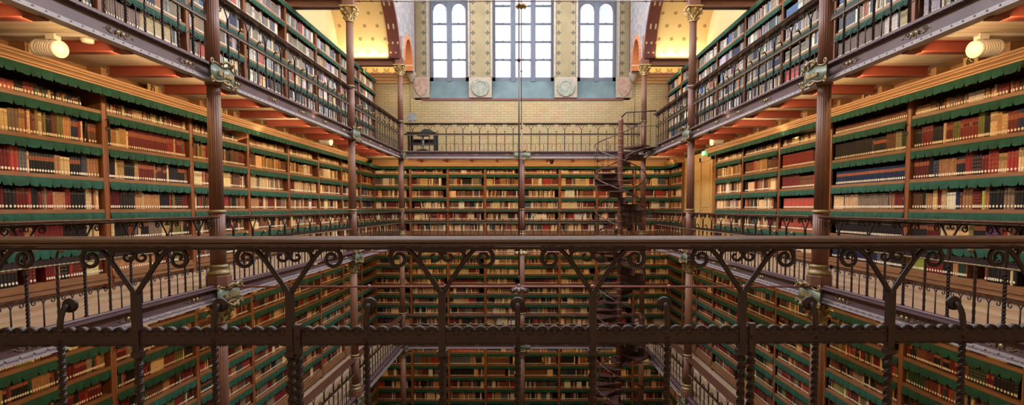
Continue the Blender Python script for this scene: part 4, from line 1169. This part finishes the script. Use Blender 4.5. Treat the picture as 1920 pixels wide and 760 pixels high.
# ================================================================ SPIRAL STAIRCASE
SX, SY, SR = 3.02, 16.45, .80
st = empty('spiral_staircase', (SX, SY, 0), 0, 'dark red cast iron spiral staircase joining the galleries near the end wall', 'staircase')
g = MB(); g.lathe([(.075, -8.0), (.075, 2.62), (.082, 2.64), (.082, 2.70), (.05, 2.74), (.02, 2.78)], 14)
for zz in [-8 + .21 * k for k in range(50)]: g.lathe([(.076, zz), (.088, zz + .01), (.088, zz + .03), (.076, zz + .04)], 14)
g.build('centre_pole', M['column'], st)
def flight(zt, zb, a0, turns, n):
    """descends from zt to zb starting at angle a0, counter-clockwise seen from above"""
    da = 2 * pi * turns / n; dz = (zt - zb) / n
    tr = MB(); m = 6; w = da * 1.12
    vs = []
    for q in range(m + 1):
        a = w * q / m
        for (r, z) in ((.07, 0), (SR, 0), (SR, -.03), (.07, -.03)): vs.append((r * cos(a), r * sin(a), z))
    fs = [(0, 3, 2, 1), (4 * m, 4 * m + 1, 4 * m + 2, 4 * m + 3)]
    for q in range(m):
        for k in range(4):
            k2 = (k + 1) % 4; fs.append((4 * q + k, 4 * q + k2, 4 * q + 4 + k2, 4 * q + 4 + k))
    tr.add(vs, fs)
    # pierced riser: two bars and small scroll rings hanging from the back edge
    tr.tube([(.07, 0, -.015), (SR, 0, -.015)], .014, 6); tr.tube([(.07, 0, -dz + .01), (SR, 0, -dz + .01)], .012, 6)
    for q in range(8):
        r = .14 + q * .085
        tr.tube([(r + .03 * cos(t), 0, -dz / 2 + .055 * sin(t)) for t in [2 * pi * i / 8 for i in range(8)]], .008, 4, closed=True)
    tr.box(.08, SR, -.002, .002, -dz + .01, -.02)
    bal = MB(); bal.tube([(SR - .02, 0, -.02), (SR - .02, 0, .86)], .008, 5)
    pts = [(SR - .02, .0, .55), (SR - .02, .04, .60), (SR - .02, .07, .68), (SR - .02, .05, .74), (SR - .02, .02, .71)]
    bal.tube(smooth(pts, 2), .006, 4); bal.tube(smooth([(x, -y, z) for x, y, z in pts], 2), .006, 4)
    tm = tr.mesh('tread', M['iron_stair']); bm_ = bal.mesh('stair_baluster', M['iron'])
    for k in range(n):
        a = a0 + da * k; z = zt - dz * (k + 1)
        put('tread', tm, st, (0, 0, z), a); put('stair_baluster', bm_, st, (0, 0, z), a + da * .5)
    hr = []; ss = n * 5
    for k in range(ss + 1):
        a = a0 + 2 * pi * turns * k / ss; z = zt - (zt - zb) * k / ss + .86
        hr.append(((SR - .02) * cos(a), (SR - .02) * sin(a), z))
    g = MB(); g.tube(hr, .018, 6); g.build('handrail', M['handrail'], st)
    g = MB(); g.tube([(x, y, z - .86 - .02) for x, y, z in hr], .02, 5); g.build('stair_stringer', M['iron_stair'], st)
flight(1.85, -1.04, radians(20), 1.5, 15)
flight(-1.04, -4.52, radians(200), 1.55, 18)
flight(-4.52, -8.0, radians(40), 1.55, 18)
for zf in (1.85, -1.04, -4.52):
    g = MB(); vs = []; m = 8
    a0, a1 = (radians(-60), radians(40)) 
    for q in range(m + 1):
        a = a0 + (a1 - a0) * q / m
        for (r, z) in ((.07, 0), (.93, 0), (.93, -.05), (.07, -.05)): vs.append((r * cos(a), r * sin(a), zf + z))
    fs = [(0, 3, 2, 1), (4 * m, 4 * m + 1, 4 * m + 2, 4 * m + 3)]
    for q in range(m):
        for k in range(4):
            k2 = (k + 1) % 4; fs.append((4 * q + k, 4 * q + k2, 4 * q + 4 + k2, 4 * q + 4 + k))
    g.add(vs, fs); g.tube(smooth([(.08, -.3, zf - .32), (.3, -.5, zf - .2), (.6, -.72, zf - .10), (1.0, -.9, zf - .06)], 3), .025, 6)
    g.tube(smooth([(.08, 0, zf - .45), (.3, 0, zf - .22), (.6, 0, zf - .10), (.95, 0, zf - .06)], 3), .03, 6)
    g.build('landing_plate', M['iron_stair'], st)
    g = MB(); g.tube([(0, -.12, zf + .90), (.1, -.35, zf + 1.0), (.9, -.75, zf + .98)], .022, 6)
    for q in range(6):
        t = q / 5; x, y = .15 + .75 * t, -.38 - .37 * t; g.tube([(x, y, zf), (x, y, zf + .98)], .008, 5)
    g.tube([(.12, -.36, zf + .55), (.9, -.75, zf + .55)], .009, 5)
    g.build('landing_rail', M['iron'], st)

# ================================================================ LAMPS, DOOR, SIGN AND OTHER THINGS
def spot(x, y, z, s, label):
    r = empty('cylinder_spotlight', (x, y, z), 0, label, 'lamp', 'white cylinder spotlights')
    ax = Vector((-s * .97, -.18, -.12)).normalized(); side = ax.cross(Vector((0, 0, 1))).normalized(); up = side.cross(ax)
    Mx = Matrix((side, up, ax)).transposed()
    def tf(g):
        for i, v in enumerate(g.v): g.v[i] = tuple(Mx @ Vector(v))
        return g
    g = MB(); pr = [(.02, -.20), (.075, -.20), (.082, -.19)]
    for k in range(7): z0 = -.17 + k * .03; pr += [(.084, z0), (.084, z0 + .018), (.080, z0 + .021), (.080, z0 + .027)]
    pr += [(.084, .05), (.084, .085), (.078, .085), (.076, .07), (.02, .07)]
    g.lathe(pr, 24); tf(g).build('ribbed_housing', M['white'], r)
    g = MB(); g.lathe([(.002, .072), (.076, .072), (.076, .076), (.002, .078)], 24); tf(g).build('lens', M['lampglow'], r)
    g = MB(); zc = 1.735 - z; g.box(-.05, .05, -.05, .05, zc - .13, zc - .06) if False else g.box(-.045, .045, -.04, .04, .085, .14); g.tube([(0, 0, .06), (0, 0, .10)], .02, 8)
    g.build('mounting_block', M['white'], r)
    g = MB(); a, b = sorted((s * -.35, s * .55)); g.box(a, b, -.02, .02, .125, .15); g.build('lamp_track', M['white'], r)
    return r
for s in (-1, 1):
    spot(s * 4.62, 5.40, 1.585, s, 'large white ribbed spotlight under the %s upper gallery, nearest the viewer' % ('left' if s < 0 else 'right'))
    spot(s * 4.64, 12.9, 1.585, s, 'small distant white spotlight under the %s upper gallery' % ('left' if s < 0 else 'right'))
g = MB(); g.lathe([(.02, -.05), (.05, -.045), (.06, -.02), (.06, 0)], 16, (-4.40, 5.55, 1.733)); o = g.build('smoke_detector', M['white']); tag(o, 'small round white smoke detector beside the near left spotlight', 'detector')

# door and exit sign in the right side wall
pier = MB(); pier.box(XK + .02, XO, 14.72, 17.46, -1.04, 1.62); o = shell('wall_pier', pier, M['tile_side'], 'yellow glazed brick wall section with a door, between bookcases')
d = empty('door_1', (0, 0, 0)); tag(d, 'ochre door in the brick pier beyond the right bookcases', 'door', kind='structure')
g = MB(); g.box(XK - .03, XK + .03, 14.76, 14.90, -1.04, 1.46); g.box(XK - .03, XK + .03, 15.72, 15.86, -1.04, 1.46); g.box(XK - .03, XK + .03, 14.76, 15.86, 1.34, 1.48); g.build('door_frame', M['door'], d)
g = MB(); g.box(XK - .005, XK + .03, 14.90, 15.72, -1.04, 1.34)
for (za, zb) in ((-.9, -.1), (.02, 1.22)): g.box(XK - .015, XK, 15.0, 15.62, za, zb)
g.build('door_leaf', M['door'], d)
g = MB(); g.tube([(XK - .05, 15.62, -.02), (XK - .05, 15.52, -.02)], .01, 6); g.build('door_handle', M['brass'], d)
ex = empty('exit_sign', (XK - .02, 15.45, 1.575), 0, 'small lit green exit sign above the ochre door', 'sign')
g = MB(); g.box(-.03, 0, -.17, .17, -.065, .065); g.build('sign_box', M['exitgreen'], ex)
g = MB(); g.box(-.034, -.03, .02, .13, -.05, .05); g.ball((-.034, -.06, .03), .014, 8, 5)
g.tube([(-.034, -.06, .012), (-.034, -.055, -.015), (-.034, -.09, -.045)], .007, 5); g.tube([(-.034, -.055, -.015), (-.034, -.025, -.03), (-.034, -.03, -.05)], .007, 5); g.tube([(-.034, -.09, .005), (-.034, -.03, -.002)], .006, 5)
g.build('running_figure', M['exitwhite'], ex)
# end panel of the right corner cases is the wide brown upright
for lv, (z0, z1) in (('mid', (-1.04, 1.49)),):
    g = MB(); g.box(XK - .05, XK + .38, 17.48, 17.53, z0, z1)
    for k in range(4):
        za = z0 + .1 + k * (z1 - z0) / 4; g.box(XK, XK + .3, 17.468, 17.48, za, za + (z1 - z0) / 4 - .14)
    o = g.build('end_panel', M['post']); tag(o, 'tall panelled oak end board of the corner bookcase, %s' % {'mid': 'eye-level gallery', 'low': 'lower gallery', 'ground': 'bottom storey'}[lv], 'panel', 'oak end boards')

# desk, swivel chair and grey floodlight on the upper end gallery
dx = -3.45; zf = 1.85
dk = empty('reading_desk', (dx, 18.6, zf), 0, 'black metal desk with lower shelf behind the upper end railing', 'desk')
g = MB(); g.bbox(-.50, .50, -.3, .3, .70, .735, .01, 'x'); g.build('desk_top', M['black'], dk)
for x in (-.46, .42):
    g = MB(); g.box(x, x + .07, -.27, -.21, 0, .70); g.box(x, x + .07, .21, .27, 0, .70); g.box(x, x + .07, -.27, .27, .0, .03); g.build('leg', M['black'], dk)
g = MB(); g.box(-.46, .46, -.25, .25, .34, .37); g.box(-.46, .46, .22, .25, .37, .55); g.build('lower_shelf', M['black'], dk)
g = MB(); g.prism([(-.05, .735), (.42, .735), (.36, .80), (.12, .86), (.0, .80)], -.2, .2, 'y'); o = g.build('viewer_hood', M['black']); o.location = (dx, 18.6, zf); tag(o, 'low dark hooded apparatus lying on the black desk', 'apparatus')
ch = empty('swivel_stool', (dx + .12, 18.05, zf), 0, 'black swivel stool with star base before the black desk', 'stool')
g = MB(); g.lathe([(.02, .56), (.20, .565), (.21, .59), (.20, .63), (.02, .64)], 20); g.build('seat', M['black'], ch)
g = MB(); g.lathe([(.025, .05), (.025, .56)], 10); g.lathe([(.035, .2), (.035, .42)], 10); g.build('gas_column', M['greymetal'], ch)
for k in range(5):
    a = 2 * pi * k / 5 + .3; g = MB(); g.tube([(0, 0, .10), (.15 * cos(a), .15 * sin(a), .09), (.29 * cos(a), .29 * sin(a), .05)], [.025, .02, .015], 6); g.ball((.29 * cos(a), .29 * sin(a), .025), .026, 8, 5); g.build('leg', M['black'], ch)
fl_ = empty('floodlight', (-3.78, Z3 + .25, 2.95), 0, 'square grey metal floodlight clamped beside the left corner column', 'lamp')
g = MB(); g.bbox(-.02, .24, -.05, .05, -.05, .20, .02, 'y'); g.build('lamp_housing', M['greymetal'], fl_)
g = MB(); g.tube([(.06, -.02, .0), (.16, -.05, -.10), (.20, -.05, -.17)], .014, 6); g.tube([(0, 0, .05), (-.16, -.18, .05)], .016, 6); g.ball((.08, -.06, .08), .02, 8, 5); g.build('clamp_arm', M['greymetal'], fl_)
g = MB(); g.lathe([(.02, -.1), (.045, -.1), (.06, -.03), (.06, .03), (.02, .04)], 14, (.98, Z3 + .1, 1.56)); g.tube([(.86, Z3 + .12, 1.60), (1.05, Z3 + .12, 1.56)], .02, 6); o = g.build('small_spotlight', M['black']); tag(o, 'small black spotlight under the upper end girder', 'lamp')
# books set out with their covers to the room on the bottom storey
for k, (x, z, c, w, h, tone) in enumerate(((-2.05, -5.74, 'brown and cream', .20, .27, 'T'), (-1.55, -5.74, 'buff', .21, .27, 'C'), (.42, -5.74, 'cream framed', .22, .26, 'C'), (.70, -5.74, 'dark framed tan', .21, .26, 'T'), (2.28, -5.74, 'small pale', .16, .16, 'C'), (-1.10 + .02, -6.18, 'pinkish', .22, .22, 'P'), (3.72, -6.18, 'orange', .24, .28, 'T'))):
    r = empty('displayed_book', (x, ZB + .12, z + .004), 0, '%s cover of a book shown face-out on the bottom storey, %s' % (c, ('between gaps', 'at the shelf end', 'beside its framed twin', 'against the upright', 'by an empty shelf', 'one shelf lower', 'behind the spiral stair')[k]), 'book', 'books displayed face-out')
    g = MB(); q = PAL[tone]; g.box(-w / 2, w / 2, 0, .025, 0, h, q); g.build('cover', M['book'], r)
    g = MB(); g.box(-w * .36, w * .36, -.002, 0, h * .42, h * .9, tuple(min(1, v * 1.7 + .03) for v in q)); g.box(-w * .3, w * .3, -.002, 0, h * .12, h * .3, tuple(v * .4 for v in q)); g.build('cover_picture', M['book'], r)
# brass plaque on the upper right bookcase upright by the near column
g = MB(); g.lathe([(.02, 0), (.15, 0), (.16, .01), (.14, .02), (.13, .012), (.02, .014)], 24, (0, 0, 0), axis='x')
for i, v in enumerate(g.v): g.v[i] = (-v[0], v[1], v[2] * 1.6)
o = g.build('oval_plaque', M['gilt_dim']); o.location = (XK - .02, 7.35, 3.25); tag(o, 'oval brownish plaque on the upright beside the near right column', 'plaque')
g = MB(); g.lathe([(.02, -.05), (.05, -.045), (.055, -.01), (.03, .0)], 12, (3.98, 11.4, 1.62)); o = g.build('small_sensor', M['black']); tag(o, 'small dark round sensor under the upper right girder', 'sensor')

# ================================================================ lift everything so that the ground storey floor is z = 0
for o in bpy.data.objects:
    if o.parent is None and o.type != 'CAMERA' and o.type != 'LIGHT': o.location.z += E
